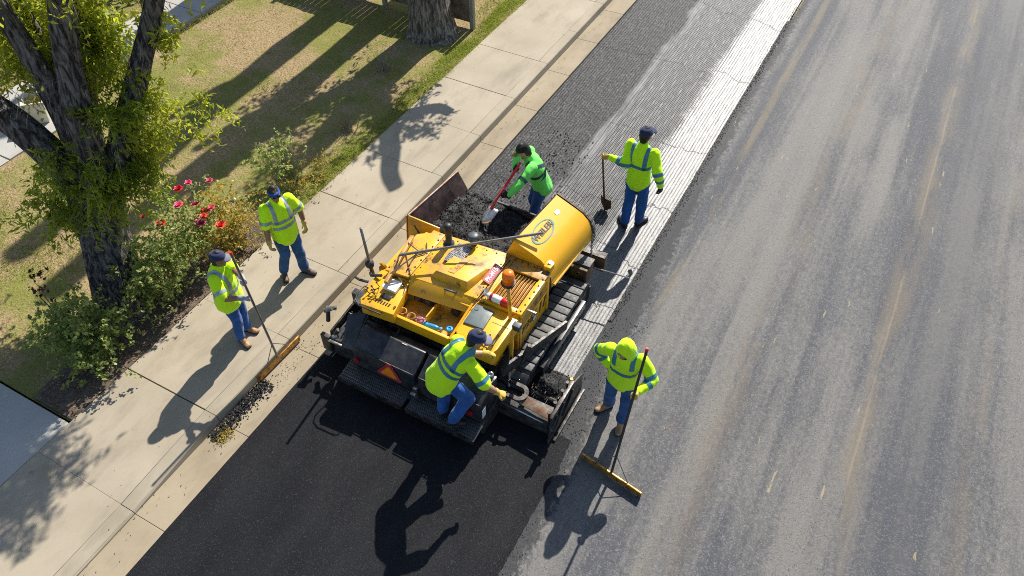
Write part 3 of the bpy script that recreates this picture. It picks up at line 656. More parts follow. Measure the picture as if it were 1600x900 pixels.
M['brass'] = mat('worn golden blade steel', (.5, .26, .06), .4, .6, .3, 25, dirt=((.05, .03, .02), .5, 18))
M['lightsteel'] = mat('light steel', (.55, .55, .55), .3, .8, .1, 20)
# ------------------------------------------------------------------ asphalt paver
def m_yellow(name, dirtamt, c=(.8, .4, .01)):
    k = NT(name)
    f = k.noise(4, 4); cc = k.mix(k.ramp(f, .3, .7), tuple(x * .93 for x in c), c)
    d = k.ramp(k.noise(3.1, 6, .7), .6 - dirtamt * .2, .74 - dirtamt * .14, 0, .7); cc = k.mix(d, cc, (.27, .155, .055))
    du = k.ramp(k.noise(2.1, 5, .65), .5, .68, 0, .7 * min(1, dirtamt)); cc = k.mix(du, cc, (.5, .32, .11))
    sp = k.ramp(k.noise(5.5, 5, .75), .67 - dirtamt * .14, .76 - dirtamt * .13, 0, .85); cc = k.mix(sp, cc, (.06, .04, .025))
    ch = k.ramp(k.noise(34, 3, .65), .7 - dirtamt * .05, .74 - dirtamt * .05, 0, .8); cc = k.mix(ch, cc, (.09, .055, .035))
    k.set(cc, k.ramp(d, 0, 1, .33, .7), 0, .5); k.bump(k.noise(30, 3), .08, .004); return k.m
M['yel'] = m_yellow('machine yellow', .35); M['yelD'] = m_yellow('dusty machine yellow', .8); M['yelW'] = m_yellow('wing yellow', .0)
M['yelB'] = m_yellow('dirt-browned yellow', 1.05, (.62, .3, .03))
M['blk'] = mat('black painted steel', (.014, .016, .022), .38, 0, .3, 7, dirt=((.05, .048, .046), .55, 6), bump=.1)
M['blk2'] = mat('tarry black steel', (.016, .015, .015), .6, 0, .35, 12, dirt=((.075, .07, .066), .6, 9), bump=.5, bs=40)
M['worn'] = mat('asphalt-stained worn steel', (.09, .083, .077), .45, .6, .35, 14, dirt=((.014, .013, .013), .7, 10), bump=.3, bs=50)
M['wornrust'] = mat('worn rusty plate', (.22, .16, .12), .5, .4, .3, 12, dirt=((.18, .07, .03), .6, 8), bump=.2, bs=40)
M['treadm'] = mat('scuffed tread steel', (.13, .125, .12), .45, .4, .4, 20)
M['rub'] = mat('black rubber', (.02, .02, .021), .65, 0, .25, 20, dirt=((.16, .155, .15), .45, 9))
M['pad'] = mat('grey dusty track pad', (.07, .069, .068), .6, 0, .25, 14, dirt=((.03, .03, .03), .45, 8))
M['steel'] = mat('bare steel', (.36, .35, .34), .35, .75, .2, 20, dirt=((.12, .09, .07), .4, 12))
M['bronze'] = mat('bronze brown steel', (.15, .085, .045), .5, .3, .3, 18, dirt=((.03, .024, .02), .6, 9), bump=.3)
M['plum'] = mat('purple-brown liner steel', (.075, .045, .045), .5, .4, .3, 10, dirt=((.016, .014, .014), .6, 7))
M['orangeL'] = None
k = NT('orange beacon lens'); k.set((1., .23, .01), .18, 0, .5); k.b.inputs['Transmission Weight'].default_value = .25; M['orangeL'] = k.m
M['dgrey'] = mat('dark grey plastic', (.06, .075, .085), .5, 0, .15, 10)
M['lid'] = mat('slate grey lid', (.095, .12, .13), .5, 0, .12, 6, dirt=((.05, .06, .06), .3, 7))
M['white'] = mat('white plastic', (.75, .75, .74), .4, 0, .04, 6)
M['lettblk'] = mat('dark brown lettering', (.045, .03, .018), .5)
M['teal'] = mat('teal logo ring', (.02, .2, .2), .45, 0, .15)
M['redP'] = mat('faded red plate', (.42, .035, .05), .5, 0, .2, 14)
M['redR'] = mat('red reflector', (.45, .01, .015), .25)
M['whiteL'] = mat('white lettering', (.8, .78, .76), .5)
M['orangeR'] = mat('orange reflective', (.85, .26, .01), .35)
M['blueW'] = mat('blue plastic', (.02, .25, .55), .3); M['bottle'] = mat('clear blue bottle', (.2, .4, .5), .2)
M['gauge'] = mat('gauge face', (.02, .022, .025), .25)
M['purple'] = mat('plum bag', (.3, .12, .16), .35, 0, .4, 30)
M['hose'] = mat('black hose', (.012, .012, .013), .45)

PO = Vector((-3.77, 4.1, 0)); pv = empty('asphalt_paver', PO, label='yellow asphalt paver with open hopper, black screed and orange beacon', cat='paver')
def pm(): return MB(PO)
def B(name, m, *boxes, parent=None, bevel=.006):
    q = pm()
    for b in boxes: q.box(*b)
    return q.build(name, m, parent or pv, bevel=bevel)
# chassis and tracks
B('chassis', M['blk2'], (-4.58, -2.95, 4.95, 7.35, .12, .58))
for sx in (0, 1):
    x0 = -2.91 if sx else -4.97; x1 = x0 + .36
    prof = [(5.22, -.02), (6.85, -.02), (7.0, .12), (7.02, .35), (6.9, .5), (5.2, .5), (5.05, .38), (5.04, .15)]
    tr = pm(); tr.prof(prof, x0 + .03, x1 - .03); tr = tr.build('track', M['rub'], pv, bevel=.03)
    per = [Vector((0, a, b)) for a, b in prof] ; L = [0]
    pts = []
    for i in range(len(per)):
        a, b = per[i], per[(i + 1) % len(per)]; n_ = max(1, round((b - a).length / .135))
        for j in range(n_): pts.append((a.lerp(b, (j + .5) / n_), (b - a).normalized()))
    pmesh = None
    for p, d in pts:
        if pmesh is None:
            q = MB(); q.box(-.185, .185, -.056, .056, -.012, .024); o = q.build('track_pad', M['pad'], tr, bevel=.008); pmesh = o.data
        else: o = link('track_pad', pmesh, tr)
        nrm_ = Vector((0, d.z, -d.y)); nrm_ = -nrm_ if nrm_.dot(p - Vector((0, 6, .24))) < 0 else nrm_
        mt = Matrix((Vector((1, 0, 0)), d, Vector((1, 0, 0)).cross(d))).transposed()
        if mt.col[2].dot(nrm_) < 0: mt = Matrix((Vector((-1, 0, 0)), d, Vector((-1, 0, 0)).cross(d))).transposed()
        mm = mt.to_4x4(); mm.translation = Vector(((x0 + x1) / 2, p.y, p.z)) - PO; o.matrix_local = mm
    B('track_guard', M['blk'], (x1 - .01 if sx else x0 - .06, x1 + .06 if sx else x0 + .01, 5.45, 6.75, .2, .34), parent=tr)
# hopper
q = pm(); q.box(-4.72, -3.5, 6.26, 7.62, .5, .54); q.build('hopper_floor', M['plum'], pv)
q = pm(); q.prism([(-4.72, 6.34, .52), (-4.72, 7.6, .5), (-4.95, 7.5, 1.13), (-5.06, 6.36, 1.13)], (-.03, 0, .005)); wl = q.build('hopper_wing', M['plum'], pv, bevel=.004)
q = pm(); q.tube([(-5.075, 6.35, 1.135), (-4.965, 7.5, 1.135)], .017, 8); q.build('wing_rim', M['wornrust'], wl)
q = pm(); q.prism([(-5.07, 6.345, 1.14), (-4.6, 6.4, 1.06), (-4.66, 6.4, .5), (-5.13, 6.345, .5)], (0, .02, 0)); q.build('wing_end_plate', M['yel'], wl, bevel=.004)
q = pm(); q.prism([(-5.095, 6.35, 1.12), (-5.15, 6.35, .5), (-5.02, 7.5, .5), (-4.985, 7.49, 1.12)], (-.012, 0, 0)); q.build('wing_outer_skin', M['yel'], wl)
# raised right wing with the lettering
yr, yf = 6.3, 7.42
cx = [(-3.38, 1.475), (-3.2, 1.4), (-3.08, 1.35), (-2.99, 1.308), (-2.89, 1.22), (-2.845, 1.12), (-2.825, 1.0), (-2.82, .9)]
q = pm(); th = .02; n_ = len(cx); rows = []
for y, dx in ((yr, 0), (yr + .5, .0425), (yf - .06, .09)):
    rows.append([[q.bm.verts.new((x + dx * (1 if o == 0 else 1), y, z - o)) for x, z in cx] for o in (0, th)])
for a, b in zip(rows, rows[1:]):
    for o in (0, 1):
        for i in range(n_ - 1): q.bm.faces.new((a[o][i], a[o][i + 1], b[o][i + 1], b[o][i]))
    for i in (0, n_ - 1): q.bm.faces.new((a[0][i], b[0][i], b[1][i], a[1][i]))
for r_ in (rows[0], rows[-1]):
    for i in range(n_ - 1): q.bm.faces.new((r_[0][i], r_[0][i + 1], r_[1][i + 1], r_[1][i]))
wr_ = q.build('hopper_wing', M['yelW'], pv, smooth=True); wr_.data.set_sharp_from_angle(angle=.8)
q = pm(); q.prism([(-3.385, yr - .003, 1.475), (-3.2, yr - .003, 1.4), (-2.96, yr - .003, 1.285), (-2.86, yr - .003, 1.18), (-3.5, yr - .003, 1.18)], (0, .022, 0)); q.build('wing_end_plate', M['yel'], wr_, bevel=.003)
q = pm(); q.prism([(-3.39, yr + .02, 1.47), (-3.3, yf - .07, 1.47), (-3.55, yf - .07, .62), (-3.62, yr + .02, .62)], (-.02, 0, -.01)); q.build('wing_liner', M['plum'], wr_)
q = pm()
for (xa, za), (xb, zb) in zip(cx, cx[1:]):
    q.prism([(xa + .085, yf - .05, za + .015), (xb + .085 + .012, yf - .05, zb + .01), (xb + .09, yf - .02, zb - .09), (xa + .06, yf - .02, za - .09)], (.004, .06, -.02))
q.build('wing_front_flange', M['bronze'], wr_)
q = pm()
for i in range(44):
    t = i / 43; j = min(6, int(t * 7)); u = t * 7 - j; x = cx[j][0] * (1 - u) + cx[j + 1][0] * u; z = cx[j][1] * (1 - u) + cx[j + 1][1] * u
    q.box(x + .075, x + .105, yf - .035 + random.uniform(-.004, .01), yf + .03 + random.uniform(-.01, .02), z - .05, z + random.uniform(-.008, .008), Matrix.Rotation(random.uniform(-.25, .25) + .5 * t, 3, 'Y'))
q.build('rubber_flap', M['blk2'], wr_, bevel=.004)
q = pm(); q.tube([(-2.80, yr + .03, .915), (-2.75, yf - .1, .915)], .02, 8); q.build('hinge_bar', M['yelD'], wr_)
B('corner_bracket', M['yel'], (-2.93, -2.83, yr - .04, yr + .08, 1.17, 1.27), parent=wr_)
lb = pm(); lb.prism([(-2.9, yr + .02, 1.29), (-2.84, yr + .02, 1.27), (-2.84, yr + .08, 1.27), (-2.9, yr + .08, 1.29)], (0, 0, .003)); lb.build('warning_label', M['white'], wr_)
# logo on the flat of the wing: x axis along the road, y axis up the slope
ud = (Vector((cx[0][0], 0, cx[0][1])) - Vector((cx[2][0], 0, cx[2][1]))).normalized()
lo = Vector((-3.165, 6.7, 1.3995)); fm = frame(lo, (0.085, 1, 0), ud); fm.translation = lo + fm.to_3x3() @ Vector((0, 0, .0045))
lettering('WEILER', .115, fm @ Matrix.Translation((.0, .0, 0)), M['lettblk'], wr_, PO, bold=.004, squash=1.0, spacing=1.08)
q = pm(); n_ = 64; ins, outs = [], []
for i in range(n_):
    a = i * 2 * math.pi / n_; t = .013 + .016 * (0.5 + .5 * math.cos(2 * (a - 2.75))) ** 3 * (1 if True else 0)
    e = Vector((math.cos(a) * .245, math.sin(a) * .118, 0)); e2 = Vector((math.cos(a) * (.245 - t * 1.2), math.sin(a) * (.118 - t), 0))
    rt2 = Matrix.Rotation(R(4), 3, 'Z'); outs.append(q.bm.verts.new(fm @ (rt2 @ e + Vector((0, 0, .001))))); ins.append(q.bm.verts.new(fm @ (rt2 @ e2 + Vector((0, 0, .001)))))
for i in range(n_): q.bm.faces.new((outs[i], outs[(i + 1) % n_], ins[(i + 1) % n_], ins[i]))
q.build('logo_ring', M['teal'], wr_)
q = pm(); q.bm.faces.new([q.bm.verts.new(fm @ Vector((.41 + math.cos(i * .3142) * .05, .035 + math.sin(i * .3142) * .035, .001))) for i in range(20)]); q.build('round_sticker', M['white'], wr_)
# body block and hood deck
B('engine_body', M['yelD'], (-4.68, -2.92, 5.32, 6.2, .5, 1.13))
B('front_bulkhead', M['yelD'], (-4.6, -2.95, 6.2, 6.27, .5, 1.14))
zt = 1.2
def P(name, m, xy, z0=zt - .035, z1=zt, bev=.008, parent=None):
    q = pm(); q.plan(xy, z0, z1); return q.build(name, m, parent or pv, bevel=bev)
P('hood_panel', M['yelD'], [(-4.72, 5.3), (-4.375, 5.33), (-4.375, 6.215), (-4.5, 6.2), (-4.72, 6.05)])
P('hood_panel', M['yelD'], [(-4.365, 5.345), (-3.425, 5.425), (-3.425, 6.3), (-4.365, 6.215)], zt - .03, zt + .006)
P('hood_panel', M['yelD'], [(-3.415, 5.43), (-3.345, 5.43), (-3.345, 6.3), (-3.415, 6.3)], zt - .035, zt)
P('hood_panel', M['yelB'], [(-3.34, 6.085), (-2.83, 6.085), (-2.83, 6.285), (-3.34, 6.285)], zt - .035, zt - .002)
q = pm(); b0 = [(-4.14, 5.46), (-3.585, 5.475), (-3.5, 5.9), (-4.06, 5.9)]; b1 = [(-4.06, 5.5), (-3.62, 5.515), (-3.55, 5.87), (-4.02, 5.87)]
A_ = [q.bm.verts.new((x, y, zt + .004)) for x, y in b0]; B_ = [q.bm.verts.new((x, y, zt + (.125 if i < 2 else .075))) for i, (x, y) in enumerate(b1)]
for i in range(4): q.bm.faces.new((A_[i], A_[(i + 1) % 4], B_[(i + 1) % 4], B_[i]))
q.bm.faces.new(B_); q.bm.faces.new(A_[::-1]); q.build('raised_hood', M['yelD'], pv, bevel=.012)
q = pm(); q.prism([(-3.92, 5.56, zt + .118), (-3.84, 5.565, zt + .118), (-3.8, 5.9, zt + .075), (-3.88, 5.9, zt + .075)], (0, 0, .006)); q.build('hood_groove', M['yelB'], pv)
P('left_fender', M['yel'], [(-4.82, 4.95), (-4.7, 4.95), (-4.7, 6.0), (-4.82, 5.9)], .98, 1.1)
q = pm(); q.prism([(-4.82, 5.0, 1.09), (-4.82, 5.95, 1.09), (-4.95, 5.95, .55), (-4.95, 5.0, .55)], (.02, 0, 0)); q.build('left_side_panel', M['yel'], pv, bevel=.004)
q = pm(); q.bar((-4.7, 5.92, 1.27), (-4.53, 5.06, 1.27), .05, .05); rail = q.build('rail', M['yelB'], pv, bevel=.006)
for (x, y) in ((-4.68, 5.85), (-4.55, 5.15)): B('rail_foot', M['yelB'], (x - .02, x + .02, y - .02, y + .02, zt - .01, 1.25), parent=rail)
q = pm()
for x, y in [(-4.69 + .0 * i, 5.36 + .13 * i) for i in range(5)] + [(-4.4, 5.38 + .14 * i) for i in range(6)] + [(-4.33, 5.4 + .14 * i) for i in range(6)] + [(-3.45, 5.48 + .15 * i) for i in range(6)] + [(-3.32 + .09 * i, 6.25) for i in range(6)] + [(-2.855, 5.5 + .12 * i) for i in range(7)] + [(-3.3 + .1 * i, 5.48) for i in range(5)] + [(-4.3 + .14 * i, 6.17 + .012 * i) for i in range(6)]:
    q.lathe((x, y, zt - .002), [(.011, 0), (.011, .012), (.006, .016)], 6)
q.build('hood_bolts', M['bronze'], pv, kind='stuff')
for pts in ([(-4.5, 5.95, 1.215), (-4.42, 5.8, 1.22), (-4.5, 5.65, 1.215), (-4.45, 5.4, 1.215)], [(-3.38, 6.2, 1.215), (-3.39, 5.9, 1.22), (-3.37, 5.6, 1.215), (-3.4, 5.44, 1.2), (-3.42, 5.3, 1.19)], [(-4.6, 5.3, 1.13), (-4.5, 5.28, 1.16), (-4.36, 5.2, 1.12), (-4.3, 5.0, 1.1)]):
    q = pm(); q.tube([tuple(p) for p in catmull(pts, 5)], .008, 6); q.build('cable', M['hose'], pv, smooth=True)
# long boom pole and struts
pa_, pb_ = Vector((-4.56, 5.43, 1.42)), Vector((-3.1, 6.56, 1.52))
q = pm(); q.cyl(pa_, pb_, .019, n=12); bo = q.build('boom_pole', M['pole'], pv, smooth=True); bo.data.set_sharp_from_angle(angle=.9)
q = pm(); q.tube([pa_.lerp(pb_, .14), (-4.67, 5.78, 1.29)], .01, 6); q.build('strut', M['steel'], bo)
q = pm(); q.tube([pa_.lerp(pb_, .14), (-4.56, 5.2, 1.29)], .01, 6); q.build('strut', M['steel'], bo)
q = pm(); q.tube([(-4.6, 5.43, 1.28), pa_], .012, 6); q.build('strut', M['steel'], bo)
# exhaust, cap
q = pm(); q.lathe((-4.24, 6.09, zt), [(.075, 0), (.075, .02), (.045, .03), (.043, .2), (.05, .22), (.05, .33), (.035, .35)], 16); q.build('exhaust_pipe', M['blk2'], pv, smooth=True)
q = pm(); q.lathe((-3.95, 6.24, zt), [(.05, 0), (.05, .09), (.075, .1), (.075, .16), (.05, .175)], 16); q.build('air_intake_cap', M['dgrey'], pv, smooth=True)
# perforated cover plates
for (x0, x1, y0, y1, z) in ((-4.125, -3.915, 5.78, 5.96, zt + .045), (-4.12, -3.91, 5.99, 6.14, zt + .03)):
    q = pm(); q.box(x0, x1, y0, y1, z - .03, z - .012); cv = q.build('vent_cover', M['dgrey'], pv, bevel=.004)
    q = pm()
    for i in range(11): x = x0 + (x1 - x0) * i / 10; q.box(x - .006, x + .006, y0, y1, z - .012, z)
    for i in range(6): y = y0 + (y1 - y0) * i / 5; q.box(x0, x1, y - .005, y + .005, z - .011, z + .001)
    q.build('vent_grid', M['steel'], cv)
# red plate with white characters
pf = frame((-3.452, 5.86, zt + .035), (.03, 1, 0), (-.93, 0, .36))
q = pm(); q.prism([pf @ Vector(c_) for c_ in ((-.165, -.058, 0), (.165, -.058, 0), (.165, .058, 0), (-.165, .058, 0))], pf.to_3x3() @ Vector((0, 0, -.006))); rp = q.build('number_plate', M['redP'], pv)
lettering('PK-M156', .082, pf @ Matrix.Translation((0, 0, .002)), M['whiteL'], rp, PO, bold=.0015, squash=.95)
# engine louvres
P('louvre_well', M['bronze'], [(-3.33, 5.5), (-2.9, 5.5), (-2.9, 6.08), (-3.33, 6.08)], .98, 1.12, 0)
for i in range(10):
    x = -3.31 + i * .0425; q = pm(); q.prism([(x, 5.54, 1.13), (x + .034, 5.54, 1.165), (x + .034, 6.06, 1.165), (x, 6.06, 1.13)], (.0, 0, .012)); q.build('louvre_slat', M['yelB'], pv, bevel=.004, seg=1)
B('louvre_frame', M['yel'], (-3.345, -3.315, 5.45, 6.085, 1.1, zt + .002), (-2.895, -2.82, 5.45, 6.085, 1.1, zt + .002), (-3.315, -2.895, 5.45, 5.52, 1.1, zt))
# right side panel
sp_ = pm(); sp_.box(-2.92, -2.85, 5.42, 6.27, .42, 1.17); sp_ = sp_.build('side_panel', M['yel'], pv, bevel=.01)
B('panel_frame', M['yel'], (-2.852, -2.835, 5.46, 5.5, .5, 1.15), (-2.852, -2.835, 6.2, 6.26, .45, 1.17), (-2.852, -2.832, 5.5, 6.2, 1.1, 1.15), (-2.852, -2.834, 5.5, 6.2, .87, .91), parent=sp_, bevel=.004)
q = pm(); q.prism([(-2.846, 5.53, .91), (-2.846, 6.18, .91), (-2.846, 6.18, 1.1), (-2.846, 5.53, 1.1)], (.002, 0, 0)); q.build('side_window', M['yelB'], sp_)
sf = frame((-2.8485, 5.7, .77), (0, 1, 0), (0, 0, 1))
lettering('P265', .17, sf @ Matrix.Translation((.02, 0, .002)), M['lettblk'], sp_, PO, squash=1.15, shear=.25, bold=.002)
q = pm()
for y in (6.0, 6.11): q.prism([(-2.8475, y, .66), (-2.8475, y + .035, .66), (-2.8475, y + .1, .88), (-2.8475, y + .05, .88)], (.002, 0, 0))
q.build('slash_mark', M['lettblk'], sp_)
q = pm(); q.cyl((-2.8475, 5.87, .7), (-2.8455, 5.87, .7), .055, n=24); q.build('round_emblem', M['teal'], sp_)
q = pm(); q.cyl((-2.8465, 5.87, .7), (-2.8443, 5.87, .7), .035, n=24); q.build('round_emblem', M['white'], sp_)
B('lower_skirt', M['yelD'], (-2.9, -2.84, 5.05, 6.2, .44, .5))
B('latch_handle', M['lightsteel'], (-2.86, -2.7, 5.6, 5.625, 1.12, 1.14))
# centre console
q = pm(); q.prism([(-4.36, 5.35, zt - .004), (-3.47, 5.43, zt - .004), (-3.5, 5.27, 1.06), (-4.32, 5.19, 1.06)], (0, .015, -.025)); cc_ = q.build('console_panel', M['yel'], pv, bevel=.005)
fmc = frame((-4.05, 5.305, 1.125), (1, .085, 0), (.0, .16, .14))
q = pm(); q.prism([fmc @ Vector(c_) for c_ in ((-.02, -.04, 0), (.02, -.04, 0), (.02, .03, 0), (-.02, .03, 0))], fmc.to_3x3() @ Vector((0, 0, .004))); q.build('instruction_label', M['white'], cc_)
q = pm(); q.prism([fmc @ Vector(c_) for c_ in ((.24, -.02, 0), (.36, -.02, 0), (.36, .035, 0), (.24, .035, 0))], fmc.to_3x3() @ Vector((0, 0, .004))); q.build('display', M['gauge'], cc_)
q = pm(); q.tube([fmc @ Vector((.2, .09, .0)), fmc @ Vector((.2, .09, .05)), fmc @ Vector((.24, .09, .065)), fmc @ Vector((.3, .09, .065)), fmc @ Vector((.34, .09, .04)), fmc @ Vector((.34, .09, 0))], .014, 8); q.build('grab_handle', M['dgrey'], cc_, smooth=True)
tray = pm(); tray.box(-4.33, -3.48, 4.88, 5.33, .84, .87); tray = tray.build('console_tray', M['yelD'], pv)
B('tray_lip', M['yel'], (-4.3, -3.5, 4.85, 4.89, .82, .985), parent=tray)
q = pm(); q.prism([(-4.33, 5.3, .86), (-3.48, 5.36, .86), (-3.48, 5.34, 1.1), (-4.33, 5.28, 1.1)], (0, .02, 0)); q.build('tray_back', M['yel'], tray)
q = pm(); q.prism([(-3.51, 5.36, .84), (-3.51, 4.86, .84), (-3.51, 4.86, .99), (-3.47, 5.42, 1.17)], (.03, 0, 0)); q.build('tray_side', M['yel'], tray)
B('tray_divider', M['yel'], (-3.93, -3.91, 5.0, 5.32, .86, 1.02), parent=tray)
for (x, w_, h_) in ((-4.22, .06, .11), (-4.06, .1, .1)):
    q = pm(); q.box(x - w_, x + w_, 5.255, 5.285, .9, .9 + h_ + .04); q.build('gauge', M['gauge'], tray, bevel=.008)
    q = pm(); q.cyl((x, 5.256, .96), (x, 5.248, .96), .04, n=16); q.build('gauge_dial', M['dgrey'], tray)
for (x, y) in ((-4.26, 4.98), (-4.12, 4.96)):
    q = pm(); q.lathe((x, y, .87), [(.05, 0), (.055, .1), (.045, .1), (.04, .01)], 18); q.build('cup_holder', M['yelB'], tray, smooth=True)
q = pm(); q.cyl((-3.66, 5.3, .97), (-3.66, 5.26, .97), .065, n=18); q.build('speaker_cover', M['gauge'], tray)
q = pm(); q.tube([(-4.22, 4.83, .8), (-4.24, 4.76, .74), (-4.2, 4.74, .7), (-3.62, 4.78, .7), (-3.58, 4.8, .74), (-3.6, 4.86, .8)], .014, 8); q.build('guard_rail', M['blk'], pv, smooth=True)
# left console
q = pm(); q.plan([(-4.76, 4.8), (-4.7, 4.73), (-4.24, 4.77), (-4.335, 5.2), (-4.38, 5.33), (-4.72, 5.28)], .94, 1.115); lc = q.build('left_console', M['yel'], pv, bevel=.012)
B('switch_panel', M['gauge'], (-4.55, -4.41, 4.935, 5.01, 1.115, 1.13), parent=lc, bevel=.003)
for i in range(6): B('fuse_slot', M['gauge'], (-4.57 + i * .038, -4.553 + i * .038, 4.845, 4.9, 1.116, 1.12), parent=lc, bevel=0)
q = pm(); q.box(-4.3, -4.28, 4.86, 4.89, 1.116, 1.135); q.build('toggle_switch', M['bronze'], lc)
for i, (x, y) in enumerate(((-4.68, 5.0), (-4.64, 4.95), (-4.66, 5.08), (-4.6, 4.92), (-4.7, 4.92))):
    q = pm(); q.cyl((x, y, 1.11), (x - .02, y - .02, 1.19), .006, n=6); q.lathe((x - .02, y - .02, 1.185), [(.005, 0), (.014, .008), (.014, .02), (.005, .03)], 8); q.build('control_lever', M['dgrey'], lc)
q = pm(); q.tube([(-4.78, 5.0, 1.1), (-4.82, 4.98, 1.14), (-4.83, 4.84, 1.14), (-4.79, 4.74, 1.13), (-4.7, 4.69, 1.12), (-4.45, 4.7, 1.12), (-4.4, 4.71, 1.1), (-4.41, 4.77, 1.08)], .009, 6); q.build('console_rail', M['hose'], lc, smooth=True)
q = pm(); q.tube([(-4.72, 4.96, 1.13), (-4.62, 5.02, 1.16), (-4.58, 4.9, 1.15), (-4.68, 4.86, 1.13), (-4.55, 4.88, 1.13)], .006, 6); q.build('cable', M['hose'], lc)
# right console
q = pm(); q.plan([(-3.44, 5.42), (-3.42, 4.9), (-3.3, 4.8), (-2.87, 4.8), (-2.84, 4.88), (-2.84, 5.44)], .92, 1.15); rc = q.build('right_console', M['yel'], pv, bevel=.012)
q = pm(); q.prism([(-3.3, 4.81, .94), (-2.87, 4.81, .94), (-2.9, 4.95, .7), (-3.28, 4.95, .7)], (0, .2, 0)); q.build('console_base', M['yel'], rc, bevel=.01)
q = pm(); q.plan([(-3.41, 5.37), (-3.15, 5.37), (-3.13, 5.06), (-3.4, 5.04)], 1.15, 1.175); ld = q.build('storage_lid', M['lid'], rc, bevel=.01)
q = pm(); q.cyl((-3.36, 5.3, 1.172), (-3.36, 5.3, 1.18), .03, n=18); q.build('lid_knob', M['dgrey'], ld)
B('panel_seam', M['lettblk'], (-3.1, -2.86, 5.22, 5.226, 1.149, 1.152), parent=rc, bevel=0)
for i in range(3):
    for j in range(3):
        x, y = -3.13 + i * .07, 4.87 + j * .07; q = pm(); q.cyl((x, y, 1.145), (x - .012, y - .01, 1.2), .006, n=6); q.lathe((x - .012, y - .01, 1.195), [(.005, 0), (.013, .006), (.013, .018), (.005, .028)], 8); q.build('control_lever', M['dgrey' if (i + j) % 2 else 'steel'], rc)
q = pm(); q.tube([(-3.18, 4.83, 1.15), (-3.18, 4.82, 1.19), (-2.95, 4.82, 1.19), (-2.95, 4.83, 1.15)], .008, 6); q.build('console_rail', M['hose'], rc)
q = pm(); q.tube([(-2.92, 4.9, 1.15), (-2.9, 4.88, 1.2), (-2.92, 5.05, 1.2), (-2.92, 5.07, 1.15)], .007, 6); q.build('console_rail', M['hose'], rc)
# beacon
q = pm(); q.tube([(-2.93, 5.38, 1.02), (-2.93, 5.37, 1.2), (-2.95, 5.36, 1.78)], .025, 10); bp = q.build('beacon_post', M['yelD'], pv, smooth=True)
q = pm(); q.lathe((-2.95, 5.36, 1.78), [(.085, 0), (.088, .03), (.075, .035)], 20); q.build('beacon_base', M['blk'], bp)
q = pm(); q.lathe((-2.95, 5.36, 1.815), [(.074, 0), (.073, .11), (.064, .15), (.045, .165), (.0, .168)], 24); q.build('beacon_lens', M['orangeL'], bp, smooth=True)
B('work_light', M['dgrey'], (-2.86, -2.76, 5.28, 5.36, 1.08, 1.17), parent=bp)
# right rear hydraulics
q = pm(); q.bar((-2.86, 5.28, 1.1), (-2.8, 5.12, .5), .06, .06); q.build('hydraulic_cylinder', M['yel'], pv, bevel=.01)
q = pm(); q.cyl((-2.8, 5.12, .55), (-2.76, 5.02, .3), .02, n=10); q.build('piston_rod', M['lightsteel'], pv)
for k_ in range(6):
    a = Vector((-2.9 + .02 * k_, 5.2 - .02 * k_, .95)); q = pm(); q.tube([a, a + Vector((.05, -.1, -.12)), a + Vector((.02, -.22, -.28)), a + Vector((.06 - .03 * k_, -.3, -.4))], .012, 6); q.build('hydraulic_hose', M['hose'], pv, smooth=True)
q = pm(); q.bar((-2.49, 6.1, .52), (-2.8, 4.92, .68), .05, .15); ta = q.build('tow_arm', M['blk2'], pv, bevel=.01)
q = pm(); q.bar((-2.485, 6.08, .605), (-2.795, 4.93, .765), .035, .02); q.build('arm_top_plate', M['worn'], ta)
q = pm(); q.bar((-4.98, 6.1, .52), (-4.82, 4.92, .6), .05, .13); q.build('tow_arm', M['blk2'], pv, bevel=.01)
q = pm(); q.tube([(-2.62, 5.3, .9), (-2.7, 5.25, .6), (-2.72, 5.2, .35)], .03, 8); q.build('depth_crank', M['blk2'], pv)
# left mast, lifting eye
q = pm(); q.tube([(-4.98, 5.34, .95), (-4.96, 5.3, 1.25), (-4.9, 5.2, 1.92)], [.03, .02, .017], 10); ms = q.build('steering_mast', M['pole'], pv, smooth=True)
q = pm(); q.lathe((-4.96, 5.3, 1.12), [(.02, 0), (.055, .03), (.06, .07), (.05, .11), (.02, .13)], 14); q.build('mast_boot', M['rub'], ms, smooth=True)
q = pm(); q.lathe((-4.84, 5.42, 1.1), [(.06, -.015), (.06, .015), (.03, .015), (.03, -.015)], 16, axis=(.3, 1, .2)); q.build('lifting_eye', M['yelD'], pv)
B('eye_base', M['yelD'], (-4.9, -4.78, 5.39, 5.45, .98, 1.07))
q = pm(); q.tube([(-4.98, 5.3, 1.0), (-4.88, 5.2, 1.1), (-4.72, 5.22, 1.16)], .02, 8); q.tube([(-5.08, 5.12, 1.04), (-4.98, 5.08, 1.08), (-4.86, 5.1, 1.08)], .018, 8); q.build('lever_arm', M['blk2'], pv)
